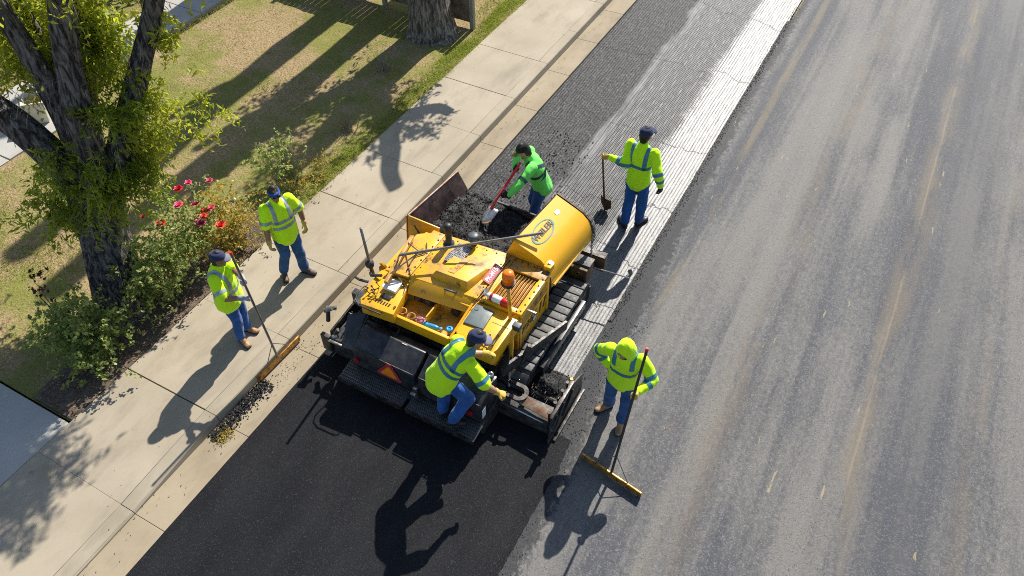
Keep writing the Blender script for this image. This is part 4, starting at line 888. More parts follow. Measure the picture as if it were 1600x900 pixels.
# screed
B('screed_body', M['blk2'], (-4.74, -2.78, 4.4, 4.98, .015, .36), bevel=.012)
B('screed_beam', M['blk'], (-4.7, -2.8, 4.68, 4.8, .4, .74), bevel=.012)
for x0, x1 in ((-4.64, -3.72), (-3.67, -2.78)):
    q = pm(); q.prof([(4.7, .8), (4.64, .82), (4.36, .67), (4.33, .4), (4.4, .33), (4.7, .33)], x0, x1); cv = q.build('screed_cover', M['blk'], pv, bevel=.014)
    q = pm(); q.tube([(x0 + .02, 4.36, .685), (x1 - .02, 4.36, .685)], .009, 6); q.build('cover_edge', M['worn'], cv)
B('centre_hinge', M['blk2'], (-3.73, -3.66, 4.3, 4.5, .3, .5))
q = pm(); q.cyl((-3.73, 4.28, .42), (-3.66, 4.28, .42), .03, n=12); q.build('hinge_pin', M['steel'], pv)
for x0, x1 in ((-4.76, -3.79), (-3.74, -2.75)):
    q = pm(); q.prism([(x0, 4.12, .26), (x1, 4.12, .26), (x1, 4.42, .31), (x0, 4.42, .31)], (0, 0, .012)); fb = q.build('footboard', M['blk'], pv, bevel=.003)
    q = pm(); q.prism([(x0, 4.112, .2), (x1, 4.112, .2), (x1, 4.112, .285), (x0, 4.112, .285)], (0, .012, 0)); q.build('front_lip', M['worn'], fb)
    q = pm(); nx = 34
    for i in range(nx):
        for j in range(7):
            x = x0 + .02 + (x1 - x0 - .04) * (i + .5 * (j % 2)) / nx; y = 4.145 + j * .04; z = .272 + (y - 4.12) * .05 / .3
            q.box(x - .009, x + .009, y - .013, y + .013, z, z + .009)
    q.build('tread', M['treadm'], fb, kind='stuff')
# slow-vehicle triangle
tf = frame((-4.08, 4.338, .545), (1, 0, 0), (0, .12, 1))
def tri(s_, z, m, name):
    q = pm(); pts = []
    for a in (90, 210, 330):
        for da in (-.1, .1): pts.append(tf @ Vector((math.cos(R(a) + da) * s_ * 1.1, math.sin(R(a) + da) * s_ * .86, z)))
    q.prism(pts, tf.to_3x3() @ Vector((0, 0, .004))); return q.build(name, m, pv)
tri(.185, .004, M['redP'], 'slow_vehicle_triangle'); tri(.12, .009, M['orangeR'], 'triangle_centre')
for x, z in ((-4.58, .5), (-2.92, .5)): q = pm(); q.cyl((x, 4.335, z), (x, 4.31, z), .035, n=14); q.build('red_reflector', M['redR'], pv)
B('serial_label', M['white'], (-4.06, -3.98, 4.632, 4.638, .79, .82), bevel=0)
q = pm(); q.prism([(-2.776, 4.38, .4), (-2.776, 4.46, .4), (-2.776, 4.46, .56), (-2.776, 4.38, .56)], (.004, 0, 0)); q.build('warning_label', M['white'], pv)
for x, y, z in ((-3.12, 4.5, .7), (-2.84, 4.72, .84)):
    q = pm(); q.lathe((x, y, z), [(.035, 0), (.04, .06), (.03, .08), (.016, .08), (.016, .05)], 16, axis=(.2, -.5, 1)); q.build('cylinder_cap', M['lightsteel'], pv, smooth=True)
# left screed extension, end gate and deflector
B('left_extension', M['blk2'], (-5.18, -4.74, 4.55, 4.9, .02, .35))
q = pm(); q.prism([(-4.72, 4.86, .82), (-4.92, 4.7, .78), (-4.9, 4.44, .42), (-4.68, 4.42, .5)], (-.02, 0, .02)); q.build('deflector', M['blk'], pv, bevel=.004)
q = pm(); q.prism([(-4.72, 4.86, .82), (-4.68, 4.42, .5), (-4.66, 4.6, .78)], (.02, 0, .01)); q.build('deflector', M['blk'], pv, bevel=.004)
q = pm(); q.prism([(-5.2, 4.55, .05), (-5.2, 5.5, .05), (-5.2, 5.45, .5), (-5.2, 4.6, .42)], (-.03, 0, 0)); q.build('end_gate', M['worn'], pv, bevel=.006)
for b_ in ((-5.32, -5.18, 4.5, 4.56, .1, .4), (-5.3, -5.1, 5.2, 5.3, .35, .55), (-5.16, -5.0, 5.05, 5.4, .55, .6)): B('end_gate_bracket', M['blk2'], b_)
q = pm(); q.tube([(-5.3, 4.68, .5), (-5.28, 4.72, .74), (-5.2, 4.78, .7)], .03, 8); q.tube([(-5.1, 4.5, .45), (-5.02, 4.56, .6)], .03, 8); q.build('crank_handle', M['blk2'], pv)
q = pm(); q.cyl((-5.3, 4.66, .72), (-5.22, 4.72, .75), .032, n=12); q.cyl((-5.06, 4.47, .52), (-5.0, 4.5, .54), .03, n=12); q.build('handle_tip', M['steel'], pv)
B('extension_strip', M['steel'], (-5.2, -4.98, 4.49, 4.52, .33, .36))
for k_ in range(9):
    x = -5.12 + .05 * k_; q = pm(); q.tube([(x, 4.95 + .03 * math.sin(k_ * 2), .42), (x + .05, 4.86, .6 + .05 * math.sin(k_)), (x + .1, 4.9, .52), (x + .18, 5.0, .62)], .013, 6); q.build('hydraulic_hose', M['hose' if k_ % 3 else 'worn'], pv, smooth=True)
# right screed extension
B('right_extension', M['blk2'], (-2.78, -2.03, 4.78, 5.0, .015, .3))
q = pm(); q.prism([(-2.52, 4.93, .4), (-2.08, 4.87, .4), (-2.06, 4.76, .37), (-2.5, 4.8, .37)], (0, 0, .012)); q.build('extension_plate', M['wornrust'], pv, bevel=.003)
q = pm(); n_ = 20; ins, outs = [], []
for i in range(n_ + 1):
    a = -math.pi / 2 + math.pi * i / n_; outs.append((-2.56 + math.cos(a) * .12, 4.92 + math.sin(a) * .125)); ins.append((-2.57 + math.cos(a) * .075, 4.92 + math.sin(a) * .075))
outs = [(-2.8, 4.795)] + outs + [(-2.76, 5.045)]; ins = [(-2.8, 4.845)] + ins + [(-2.76, 4.995)]
for o_, z0 in ((0, .415),):
    top = [(q.bm.verts.new((*a, z0 + .014)), q.bm.verts.new((*b, z0 + .014)), q.bm.verts.new((*a, z0)), q.bm.verts.new((*b, z0))) for a, b in zip(outs, ins)]
    for s_, t_ in zip(top, top[1:]):
        q.bm.faces.new((s_[0], t_[0], t_[1], s_[1])); q.bm.faces.new((s_[2], s_[3], t_[3], t_[2])); q.bm.faces.new((s_[0], s_[2], t_[2], t_[0])); q.bm.faces.new((s_[1], t_[1], t_[3], s_[3]))
q.build('horseshoe_plate', M['worn'], pv)
q = pm(); q.cyl((-2.76, 4.78, .27), (-2.14, 4.77, .25), .014, n=10); q.build('guide_rod', M['blueW'] if False else M['lightsteel'], pv, smooth=True)
eg = pm(); eg.prism([(-2.03, 4.66, .02), (-2.03, 5.62, .02), (-2.03, 5.6, .35), (-2.03, 5.3, .5), (-2.03, 4.7, .48)], (.025, 0, 0)); eg = eg.build('end_gate', M['blk2'], pv, bevel=.004)
for b_ in ((-2.05, -2.0, 4.7, 5.32, .5, .53), (-1.985, -1.95, 4.72, 5.6, .02, .05)): B('end_gate_rail', M['worn'], b_, parent=eg, bevel=.004)
for y in (4.74, 4.9, 5.1, 5.24): q = pm(); q.cyl((-2.06, y, .1), (-2.06, y, .56), .014, n=8); q.cyl((-2.06, y, .56), (-2.06, y, .58), .024, n=8); q.build('adjusting_bolt', M['worn'], eg)
for (y0, z0, y1, z1) in ((4.7, .15, 5.0, .5), (4.68, .3, 4.82, .45), (5.0, .2, 5.25, .46)): q = pm(); q.bar((-1.99, y0, z0), (-1.99, y1, z1), .03, .03); q.build('gate_link', M['worn'], eg)
q = pm(); q.lathe((-2.06, 5.36, .46), [(.03, 0), (.035, .02), (.02, .04)], 12); q.build('gate_knob', M['brass'], eg)
q = pm(); q.tube([(-2.75, 5.2, .12), (-2.1, 5.2, .12)], .03, 8)
for i in range(40):
    t = i / 39; a = t * 22; p = Vector((-2.75 + .65 * t, 5.2, .12)); q.bar(p, p + Vector((.0, math.cos(a) * .1, math.sin(a) * .1)), .04, .008, up=(1, 0, 0))
q.build('auger', M['worn'], pv)
# front: toolbox, bumper, chain, guide rod
tb = pm(); tb.box(-2.93, -2.6, 6.96, 7.2, .42, .68); tb = tb.build('toolbox', M['bronze'], pv, bevel=.008)
B('toolbox_lid', M['pad'], (-2.94, -2.59, 7.03, 7.21, .68, .71), parent=tb)
q = pm(); q.lathe((-2.73, 6.95, .6), [(.03, -.008), (.03, .008), (.017, .008), (.017, -.008)], 14, axis=(0, 1, 0)); q.build('padlock_ring', M['brass'], tb)
B('step_bar', M['steel'], (-2.93, -2.6, 6.93, 6.96, .36, .38))
B('push_bumper', M['bronze'], (-4.6, -2.52, 7.42, 7.5, .28, .56), bevel=.01)
q = pm(); q.box(-4.6, -2.52, 7.4, 7.52, .56, .58); q.build('bumper_cap', M['worn'], pv)
for x in (-4.2, -3.2): q = pm(); q.cyl((x - .35, 7.6, .38), (x + .35, 7.6, .38), .075, n=16); q.build('push_roller', M['worn'], pv, smooth=True)
q = pm(); q.cyl((-2.98, 7.1, .5), (-2.94, 6.98, .85), .028, n=12); q.build('wing_cylinder', M['yel'], pv, smooth=True)
for i in range(14):
    z = .98 - i * .032; a = (i % 2) * math.pi / 2; d = Vector((math.cos(a), math.sin(a), 0)) * .013
    c_ = Vector((-2.72, 7.36 + .002 * i, z)); q = pm(); q.tube([c_ + d * math.cos(t) + Vector((0, 0, .024 * math.sin(t))) for t in np.linspace(0, 2 * math.pi, 9)[:-1]], .0065, 6, closed=True); q.build('chain_link', M['steel'], pv, smooth=True)
q = pm(); q.tube([(-2.62, 7.28, .46), (-2.12, 7.33, .46)], .01, 8); gr = q.build('guide_rod', M['steel'], pv)
q = pm(); q.tube([(-2.12, 7.33, .46), (-2.11, 7.33, .2)], .005, 6); q.build('guide_chain', M['steel'], gr)
B('front_apron', M['rub'], (-4.7, -3.45, 7.6, 7.63, .35, .72), bevel=.006)

# hot mix in the hopper and at the auger
def heap(name, xs, ys, zf, label, n, s, holder):
    XX, YY = np.meshgrid(xs, ys, indexing='ij'); Z = zf(XX, YY)
    v1 = np.stack([XX, YY, Z], -1).reshape(-1, 3); ny = len(ys); i = np.arange(len(xs) - 1)[:, None] * ny + np.arange(ny - 1)[None]
    f1 = np.concatenate([np.stack([i, i + ny, i + ny + 1], -1).reshape(-1, 3), np.stack([i, i + ny + 1, i + 1], -1).reshape(-1, 3)])
    k_ = rng.integers(0, len(v1), n); p = v1[k_] + rng.normal(size=(n, 3)) * [.01, .01, .003]; v2, f2 = crumbs(p[:, 0], p[:, 1], p[:, 2], s)
    o = npmesh(name, np.concatenate([v1, v2]), np.concatenate([f1, f2 + len(v1)]), M['mix'], None, 'stuff'); o['label'] = label; o['category'] = 'asphalt'
M['mix'] = mat('hot asphalt mix', (.011, .011, .012), .68, 0, .4, 60, bump=.8, bs=90, spec=.35)
def zh(X, Y):
    base = .72 + .2 * np.exp(-((X + 4.55) / .25) ** 2 - ((Y - 7.0) / .5) ** 2) - .12 * np.exp(-((X + 3.75) / .25) ** 2) + .06 * np.exp(-((X + 4.2) / .3) ** 2 - ((Y - 6.6) / .2) ** 2)
    base = base + .055 * vnoise(X, Y, 4., 1.) + .03 * vnoise(X, Y, 11., 2.) + .014 * vnoise(X, Y, 26., 3.)
    return base + np.clip((-4.75 - X) * .7, 0, .3) - np.clip((Y - 7.55) * 2.5, 0, .3)
heap('asphalt_mix', np.arange(-4.94, -3.5, .022), np.arange(6.27, 7.68, .022), zh, 'black crumbly hot asphalt mix filling the hopper', 5200, .016, pv)
def za(X, Y): return .02 + .24 * np.exp(-((X + 2.38) / .28) ** 2 - ((Y - 5.36) / .2) ** 2) + .02 * vnoise(X, Y, 9.) + .012 * vnoise(X, Y, 25.) - .06 * np.clip(np.hypot((X + 2.4) / .38, (Y - 5.36) / .36) - .6, 0, 1) * 2
heap('asphalt_mix', np.arange(-2.78, -2.03, .018), np.arange(5.0, 5.75, .018), za, 'heap of hot asphalt mix spread in front of the right screed extension', 1600, .014, pv)
n = 900; x = rng.normal(-5.68, .06, n); y = rng.uniform(2.75, 3.75, n); x += (3.2 - y) * -.02; v, f = crumbs(np.clip(x, -5.78, -5.45), y, .008 + .05 * np.exp(-((x + 5.69) / .06) ** 2) * rng.random(n), .019)
o = npmesh('asphalt_crumbs', v, f, M['mix'], None, 'stuff'); o['label'] = 'spilled black asphalt crumbs in the gutter below the lute rake'; o['category'] = 'asphalt'
n = 160; x = rng.normal(-5.55, .1, n); y = rng.uniform(3.5, 4.6, n); v, f = crumbs(np.clip(x, -5.78, -5.36), y, np.full(n, .008), .01); o = npmesh('asphalt_crumbs', v, f, M['mix'], None, 'stuff'); o['label'] = 'few scattered asphalt grains on the gutter pan beside the paver'; o['category'] = 'asphalt'
C = np.stack([rng.normal(-5.62, .05, 220), rng.normal(2.86, .07, 220), rng.uniform(.01, .05, 220)], -1); v, f = leaves(C, .035, .014, up=1.)
o = npmesh('gutter_weeds', v, f, M['leafG'], None, 'stuff', np.repeat(rng.random(220), 4)); o['label'] = 'yellow-green weeds and leaves at the end of the crumb pile'; o['category'] = 'weeds'
n = 520; x = rng.normal(-4.45, .28, n); y = rng.uniform(7.6, 10.6, n); v, f = crumbs(x, y, np.full(n, -.036), .017); o = npmesh('asphalt_crumbs', v, f, M['mix'], None, 'stuff'); o['label'] = 'asphalt lumps dropped on the milled lane ahead of the hopper'; o['category'] = 'asphalt'

# things lying on the machine
fx = empty('fire_extinguisher', (-3.2, 5.5, 1.2), label='red fire extinguisher with white label lying on the louvre frame', cat='extinguisher')
m = MB(fx.location); m.lathe((-3.3, 5.5, 1.255), [(.02, -.02), (.045, 0), (.05, .03), (.05, .17), (.045, .19)], 18, axis=(1, -.05, 0)); m.build('label_sleeve', M['white'], fx, smooth=True)
m = MB(fx.location); m.lathe((-3.26, 5.498, 1.255), [(.049, .15), (.051, .16), (.051, .24), (.04, .27), (.015, .28)], 18, axis=(1, -.05, 0)); m.build('cylinder', M['redR'], fx, smooth=True)
m = MB(fx.location); m.lathe((-3.3, 5.5, 1.255), [(.0505, .03), (.0515, .035), (.0515, .06), (.0505, .065)], 18, axis=(1, -.05, 0)); m.build('red_band', M['redR'], fx, smooth=True)
m = MB(fx.location); m.cyl((-3.32, 5.5, 1.255), (-3.36, 5.5, 1.255), .018, n=10); m.bar((-3.34, 5.5, 1.27), (-3.34, 5.58, 1.3), .015, .015); m.bar((-3.36, 5.49, 1.26), (-3.39, 5.56, 1.28), .015, .012); m.build('valve', M['lightsteel'], fx)
wb = empty('plastic_box', (-4.5, 5.13, 1.115), label='white plastic box with rounded lid on the left console', cat='box')
m = MB(wb.location); m.plan([(-4.6, 5.06), (-4.4, 5.06), (-4.415, 5.225), (-4.61, 5.215)], 1.117, 1.16); m.build('box_body', M['white'], wb, bevel=.012)
m = MB(wb.location); m.plan([(-4.607, 5.053), (-4.393, 5.053), (-4.408, 5.232), (-4.617, 5.222)], 1.162, 1.178); m.build('lid', M['white'], wb, bevel=.007)
m = MB(wb.location)
for pts in ([(-4.57, 5.17), (-4.58, 5.19), (-4.56, 5.2), (-4.56, 5.15)], [(-4.53, 5.19), (-4.54, 5.16), (-4.52, 5.17)]): m.tube([(x, y, 1.1785) for x, y in pts], .0018, 4)
m.build('pen_mark', M['dgrey'], wb)
bt = empty('bottle', (-3.8, 4.98, .87), label='blue water bottle lying on its side in the console tray', cat='bottle')
m = MB(bt.location); m.lathe((-3.95, 4.955, .912), [(.02, 0), (.036, .01), (.036, .06), (.033, .07), (.036, .08), (.036, .17), (.03, .2), (.016, .23)], 16, axis=(1, .14, 0)); m.build('bottle_body', M['blueW'], bt, smooth=True)
m = MB(bt.location); m.lathe((-3.72, 4.99, .912), [(.022, 0), (.022, .03), (.012, .032)], 14, axis=(1, .14, 0)); m.build('cap', M['bottle'], bt, smooth=True)
cu = empty('cup', (-3.57, 4.98, .87), label='steel drinking cup with blue lid standing at the tray end', cat='cup')
m = MB(cu.location); m.lathe((-3.575, 4.99, .872), [(.035, 0), (.042, .09), (.042, .1)], 16); m.build('cup_body', M['steel'], cu, smooth=True)
m = MB(cu.location); m.lathe((-3.575, 4.99, .972), [(.045, 0), (.046, .025), (.03, .03), (.02, .03), (.02, .025)], 16); m.build('lid', M['blueW'], cu, smooth=True)
bg_ = empty('plastic_bag', (-4.0, 4.98, .87), label='crumpled plum-coloured plastic bag beside the blue bottle', cat='bag')
bm = bmesh.new(); bmesh.ops.create_icosphere(bm, subdivisions=4, radius=1)
for v_ in bm.verts:
    h_ = 1 + .35 * noise.noise(v_.co * 2.2) + .12 * noise.noise(v_.co * 6); v_.co = Vector((v_.co.x * .07 * h_, v_.co.y * .055 * h_, max(-.04, v_.co.z * .05 * h_) + .045))
me = bpy.data.meshes.new('bag_body'); bm.to_mesh(me); bm.free(); me.materials.append(M['purple']); link('bag_body', me, bg_)
# ------------------------------------------------------------------ people
def V3(*a): return np.array(a, float)
def nrm(a): return a / (np.linalg.norm(a) + 1e-9)
def loft(bm, rings, n=16, caps=True):
    """rings: (centre, ux, vy) half-axis vectors; rounded ends"""
    rings = [tuple(np.array(q, float) for q in r) for r in rings]
    if caps:
        c0, u0, v0 = rings[0]; c1, u1, v1 = rings[1]; t = nrm(c0 - c1); h = min(np.linalg.norm(u0), np.linalg.norm(v0))
        head = [(c0 + t * h * .95, u0 * .3, v0 * .3), (c0 + t * h * .65, u0 * .75, v0 * .75)]
        c0, u0, v0 = rings[-1]; c1 = rings[-2][0]; t = nrm(c0 - c1); h = min(np.linalg.norm(u0), np.linalg.norm(v0))
        rings = head + rings + [(c0 + t * h * .65, u0 * .75, v0 * .75), (c0 + t * h * .95, u0 * .3, v0 * .3)]
    R_ = []
    for c, u, v in rings:
        R_.append([bm.verts.new(c + u * math.cos(k * 2 * math.pi / n) + v * math.sin(k * 2 * math.pi / n)) for k in range(n)])
    fs = []
    for a, b in zip(R_, R_[1:]):
        for k in range(n): fs.append(bm.faces.new((a[k], a[(k + 1) % n], b[(k + 1) % n], b[k])))
    fs.append(bm.faces.new(R_[0][::-1])); fs.append(bm.faces.new(R_[-1]))
    # outward normals
    bmesh.ops.recalc_face_normals(bm, faces=fs)
def cap(bm, p0, p1, r0, r1, flat=1., side=None, n=14):
    p0, p1 = np.array(p0, float), np.array(p1, float); t = nrm(p1 - p0)
    u = np.array(side, float) if side is not None else np.cross(t, V3(.3, .2, 1) if abs(t[2]) < .9 else V3(1, .1, 0))
    u = nrm(u - t * u.dot(t)); v = np.cross(t, u)
    loft(bm, [(p0, u * r0, v * r0 * flat), (p1, u * r1, v * r1 * flat)], n)
def remeshed(bm, voxel, it=4, disp=None):
    me = bpy.data.meshes.new('x'); bm.to_mesh(me); bm.free()
    o = bpy.data.objects.new('x', me); col.objects.link(o)
    md = o.modifiers.new('r', 'REMESH'); md.mode = 'VOXEL'; md.voxel_size = voxel
    ms = o.modifiers.new('s', 'SMOOTH'); ms.iterations = it; ms.factor = .5
    bpy.context.view_layer.update()
    r = bpy.data.meshes.new_from_object(o.evaluated_get(bpy.context.evaluated_depsgraph_get()))
    bpy.data.objects.remove(o); bpy.data.meshes.remove(me)
    if disp:
        co = np.empty(len(r.vertices) * 3, np.float32); r.vertices.foreach_get('co', co); co = co.reshape(-1, 3)
        nn = np.empty(len(r.vertices) * 3, np.float32); r.vertices.foreach_get('normal', nn); nn = nn.reshape(-1, 3)
        a, s, sq, sd = disp
        h = np.array([noise.noise(Vector((x * s + sd, y * s, z * s * sq))) + .5 * noise.noise(Vector((x * s * 2.3, y * s * 2.3 + sd, z * s * sq * 1.7))) for x, y, z in co])
        co += nn * (h * a)[:, None]; r.vertices.foreach_set('co', co.ravel())
    r.polygons.foreach_set('use_smooth', [True] * len(r.polygons)); r.update()
    return r
def put(name, me, m, parent):
    me.materials.clear(); me.materials.append(m); me.name = name; return link(name, me, parent)
def ik(s, w, l1, l2, hint):
    s, w = np.array(s), np.array(w); d = w - s; L = np.linalg.norm(d); Lc = min(L, (l1 + l2) * .999); d = d / L; w = s + d * Lc
    a = (l1 * l1 - l2 * l2 + Lc * Lc) / (2 * Lc); h = math.sqrt(max(0, l1 * l1 - a * a)); hv = np.array(hint, float); hv = nrm(hv - d * hv.dot(d))
    return s + d * a + hv * h, w
def hand(bm, w, d, pal, side, curl=.6, s=1., fat=1.):
    """w wrist, d fingers direction, pal palm-facing normal, side +1 right hand"""
    d = nrm(np.array(d)); pal = np.array(pal); pal = nrm(pal - d * pal.dot(d)); lat = np.cross(d, pal) * -side     # thumb side
    k = w + d * .085 * s
    loft(bm, [(w - d * .03, lat * .027 * fat, pal * .02 * fat), (w + d * .03 * s, lat * .036 * s * fat, pal * .018 * fat), (k, lat * .041 * s * fat, pal * .015 * fat)], 12)
    for i, (off, ln) in enumerate(((.03, .08), (.01, .09), (-.011, .084), (-.031, .066))):
        p = k + lat * off * s - d * .008; a = .25 * curl
        for j, fr in enumerate((.45, .3, .25)):
            a += curl * (1.0, 1.1, .8)[j]; q = p + (d * math.cos(a) + pal * math.sin(a)) * ln * s * fr
            cap(bm, p, q, .0102 * fat * s, .0092 * fat * s, n=8); p = q
    b = w + d * .025 * s + lat * .03 * s + pal * .006; m_ = b + (d * .6 + lat * .75 + pal * .3 * curl) * .04 * s
    e = m_ + (d * .75 + lat * (.35 - .7 * curl) + pal * (.2 + .7 * curl)) * .04 * s
    cap(bm, b, m_, .0135 * fat * s, .0115 * fat * s, n=8); cap(bm, m_, e, .0115 * fat * s, .0095 * fat * s, n=8)
FAB = {}
def fabric(name, c, rough=.85, var=.1, vs=5, bs=120, **kw):
    k = NT(name); f = k.noise(vs, 4); cc = k.mix(k.ramp(f, .3, .7), tuple(x * (1 - var) for x in c), tuple(min(1, x * (1 + var)) for x in c))
    if kw.get('wear'):
        cc = k.mix(k.ramp(k.noise(9, 4, .6), .5, .7, 0, .5), cc, kw['wear'])
    k.set(cc, rough, 0, .2); k.b.inputs['Sheen Weight'].default_value = .15
    k.bump(k.math('ADD', k.noise(16, 4), k.math('MULTIPLY', k.noise(bs, 2), .3)), .5, .012); return k.m
M['lime'] = fabric('lime safety fabric', (.6, 1., .01), .75, .04)
M['green'] = fabric('green safety fabric', (.17, .8, .12), .75, .08)
M['jeans'] = fabric('blue denim', (.02, .075, .21), .85, .3, wear=(.065, .15, .34))
M['jeansB'] = fabric('bright blue denim', (.016, .085, .3), .85, .25, wear=(.05, .17, .42))
M['skinA'] = mat('skin', (.42, .22, .13), .5, var=.1, vs=20)
M['skinB'] = mat('deep skin', (.27, .13, .075), .5, var=.1, vs=20)
M['hair'] = mat('dark hair', (.015, .012, .01), .6, var=.3, vs=60)
M['bootT'] = mat('tan leather boot', (.36, .2, .09), .6, var=.25, vs=20, dirt=((.1, .06, .04), .4, 14))
M['bootD'] = mat('dark leather boot', (.06, .038, .028), .55, var=.3, vs=20)
M['bootK'] = mat('black boot', (.014, .013, .013), .5, var=.3, vs=20)
M['sole'] = mat('boot sole', (.02, .018, .016), .8)
M['gloveT'] = fabric('tan leather glove', (.5, .33, .13), .7, .15)
M['gloveY'] = fabric('yellow leather glove', (.55, .36, .07), .7, .15)
M['gloveG'] = fabric('grey glove', (.3, .31, .34), .7, .2)
M['gloveK'] = fabric('black glove', (.02, .02, .022), .7, .2)
M['navy'] = fabric('navy cap', (.022, .03, .075), .8, .15)
M['greycap'] = fabric('grey cap cloth', (.17, .165, .22), .8, .15)
M['brown'] = fabric('brown cap cloth', (.26, .14, .06), .8, .15)
M['blackcloth'] = fabric('black cloth', (.015, .014, .014), .8, .2)
M['bluecloth'] = fabric('blue bandana', (.01, .085, .4), .8, .15)
M['reflect'] = mat('silver blue reflective tape', (.05, .2, .3), .4, .0, .1, 12)
M['reflectS'] = mat('silver reflective tape', (.3, .36, .42), .35, .2, .1, 12)
M['reflectD'] = mat('dark reflective tape', (.03, .055, .075), .4, 0., .1, 12)
M['belt'] = mat('belt leather', (.02, .017, .015), .5)
M['lens'] = mat('sunglass lens', (.01, .01, .012), .12)

def person(loc, face, label, H=1.75, J=None, arms=None, shirt='lime', sleeves='long', pants='jeans', boots='bootD', gloves=('gloveT', 'gloveT'),
           head='cap', headc=('navy', 'navy'), hf=(0, 1, -.15), feet=((.0, 1.), (.0, 1.)), skin='skinA', bands=(.28, .52), sleeveband=(.55,), vert=(.55, 1.0), vback=True, xback=False,
           tape='reflect', fat=1., brimback=False, glasses=False, collar=True):
    th = math.atan2(-face[0], face[1]); root = empty('person', loc, th, label, 'person'); s = H / 1.75
    c, sn = math.cos(th), math.sin(th)
    def tl(p): x, y, z = np.array(p, float) - np.array(loc, float); return V3(c * x + sn * y, -sn * x + c * y, z)
    def tv(d): x, y, z = d; return V3(c * x + sn * y, -sn * x + c * y, z)
    P = dict(pel=V3(0, 0, .95), chest=V3(0, -.01, 1.24), neck=V3(0, -.01, 1.46), head=V3(0, .03, 1.63), shL=V3(-.185, -.01, 1.41), shR=V3(.185, -.01, 1.41),
             hipL=V3(-.09, 0, .91), hipR=V3(.09, 0, .91), knL=V3(-.1, .03, .5), knR=V3(.1, .03, .5), anL=V3(-.11, -.01, .1), anR=V3(.11, -.01, .1))
    for k_, v_ in (J or {}).items(): P[k_] = V3(*v_)
    for k_ in P: P[k_] = P[k_] * s
    P['hd'] = P['head']
    A = {}
    for sd, sg in (('L', -1), ('R', 1)):
        a = (arms or {}).get(sd, {}); S = P['sh' + sd]
        if 'grip' in a:
            G = tl(a['grip']); ax = nrm(tv(a['axis'])); d = G - S; d = nrm(d - ax * d.dot(ax) * .8); d = nrm(d - ax * d.dot(ax))
            n_ = np.cross(ax, d) * a.get('flip', 1); wr = G - d * .09 * s - n_ * .032; cur = .95
        else:
            wr = V3(*a.get('w', (sg * .25, .06, .83))) * s; d = V3(*a.get('d', (0, .1, -1))); n_ = V3(*a.get('pal', (-sg, .1, 0))); cur = a.get('curl', .45)
        el, wr = ik(S, wr, .285 * s, .265 * s, a.get('hint', (sg * .35, -1, -.1)))
        A[sd] = (S, el, wr, d, n_, cur)
    hz = V3(0, 0, 1); nk, ch, pe = P['neck'], P['chest'], P['pel']
    up = nrm(nk - pe); latS = nrm(P['shR'] - P['shL']); latH = nrm(P['hipR'] - P['hipL'])
    def torso(bm, rs, t0=-.2, ex=0.):
        rings = []
        for t, rx, ry in rs:
            cpt = pe + (ch - pe) * t / .55 if t < .55 else ch + (nk - ch) * (t - .55) / .45
            tg = nrm((ch - pe) * (1 - min(1, max(0, t))) + (nk - ch) * min(1, max(0, t))); l = nrm(latH * (1 - min(1, max(0, t))) + latS * min(1, max(0, t))); l = nrm(l - tg * l.dot(tg)); f_ = np.cross(tg, l)
            rings.append((cpt, l * (rx + ex) * s * fat, f_ * (ry + ex) * s * fat))
        loft(bm, rings, 20)
    HF = nrm(V3(*hf)); hl = nrm(np.cross(HF, hz)); hu = np.cross(hl, HF); hc = P['hd']
    def hp(x, y, z): return hc + (hl * x + HF * y + hu * z) * s
    # continuous body
    bm = bmesh.new()
    loft(bm, [(hp(0, -.005, .085), hl * .05 * s, HF * .06 * s), (hp(0, -.008, .05), hl * .071 * s, HF * .088 * s), (hp(0, -.005, 0), hl * .076 * s, HF * .094 * s), (hp(0, .012, -.05), hl * .066 * s, HF * .078 * s), (hp(0, .035, -.095), hl * .04 * s, HF * .045 * s)], 16)
    cap(bm, hp(0, .088, .012), hp(0, .108, -.028), .009 * s, .014 * s, n=8)          # nose
    cap(bm, hp(-.022, .085, -.06), hp(.022, .085, -.06), .011 * s, .011 * s, n=8)    # mouth
    for q in (-1, 1):
        cap(bm, hp(q * .078, -.012, .015), hp(q * .076, -.008, -.03), .016 * s, .011 * s, flat=.5, side=HF, n=8)  # ears
        cap(bm, hp(q * .045, .08, .028), hp(q * .018, .088, .028), .012 * s, .012 * s, n=8)
    cap(bm, nk - up * .03 * s, hp(0, -.02, -.06), .055 * s, .052 * s)
    torso(bm, [(-.05, .14, .095), (.3, .13, .09), (.65, .14, .09), (.88, .085, .06)])
    for sd, sg in (('L', -1), ('R', 1)):
        S, el, wr, d, n_, cur = A[sd]
        cap(bm, S + (el - S) * .15, el, .048 * s, .043 * s); cap(bm, el, el + (wr - el) * .45, .045 * s, .043 * s); cap(bm, el + (wr - el) * .4, wr, .043 * s, .029 * s)
        cap(bm, P['hip' + sd], P['kn' + sd], .075 * s, .052 * s); cap(bm, P['kn' + sd], P['an' + sd], .052 * s, .04 * s)
        if not gloves[0 if sd == 'L' else 1]: hand(bm, wr, d, n_, sg, cur, s)
    put('body', remeshed(bm, .009, 3), M[skin], root)
    for i, (sd, sg) in enumerate((('L', -1), ('R', 1))):
        if gloves[i]:
            S, el, wr, d, n_, cur = A[sd]; bm = bmesh.new(); hand(bm, wr, d, n_, sg, cur, s, 1.22)
            cap(bm, wr - nrm(wr - el) * .05 * s, wr, .043 * s, .036 * s)
            put('glove', remeshed(bm, .0055, 2), M[gloves[i]], root)
    # shirt
    bm = bmesh.new()
    torso(bm, [(-.24, .196, .152), (0, .19, .148), (.3, .182, .138), (.6, .192, .14), (.8, .188, .13), (.93, .15, .105), (1.02, .085, .08)])
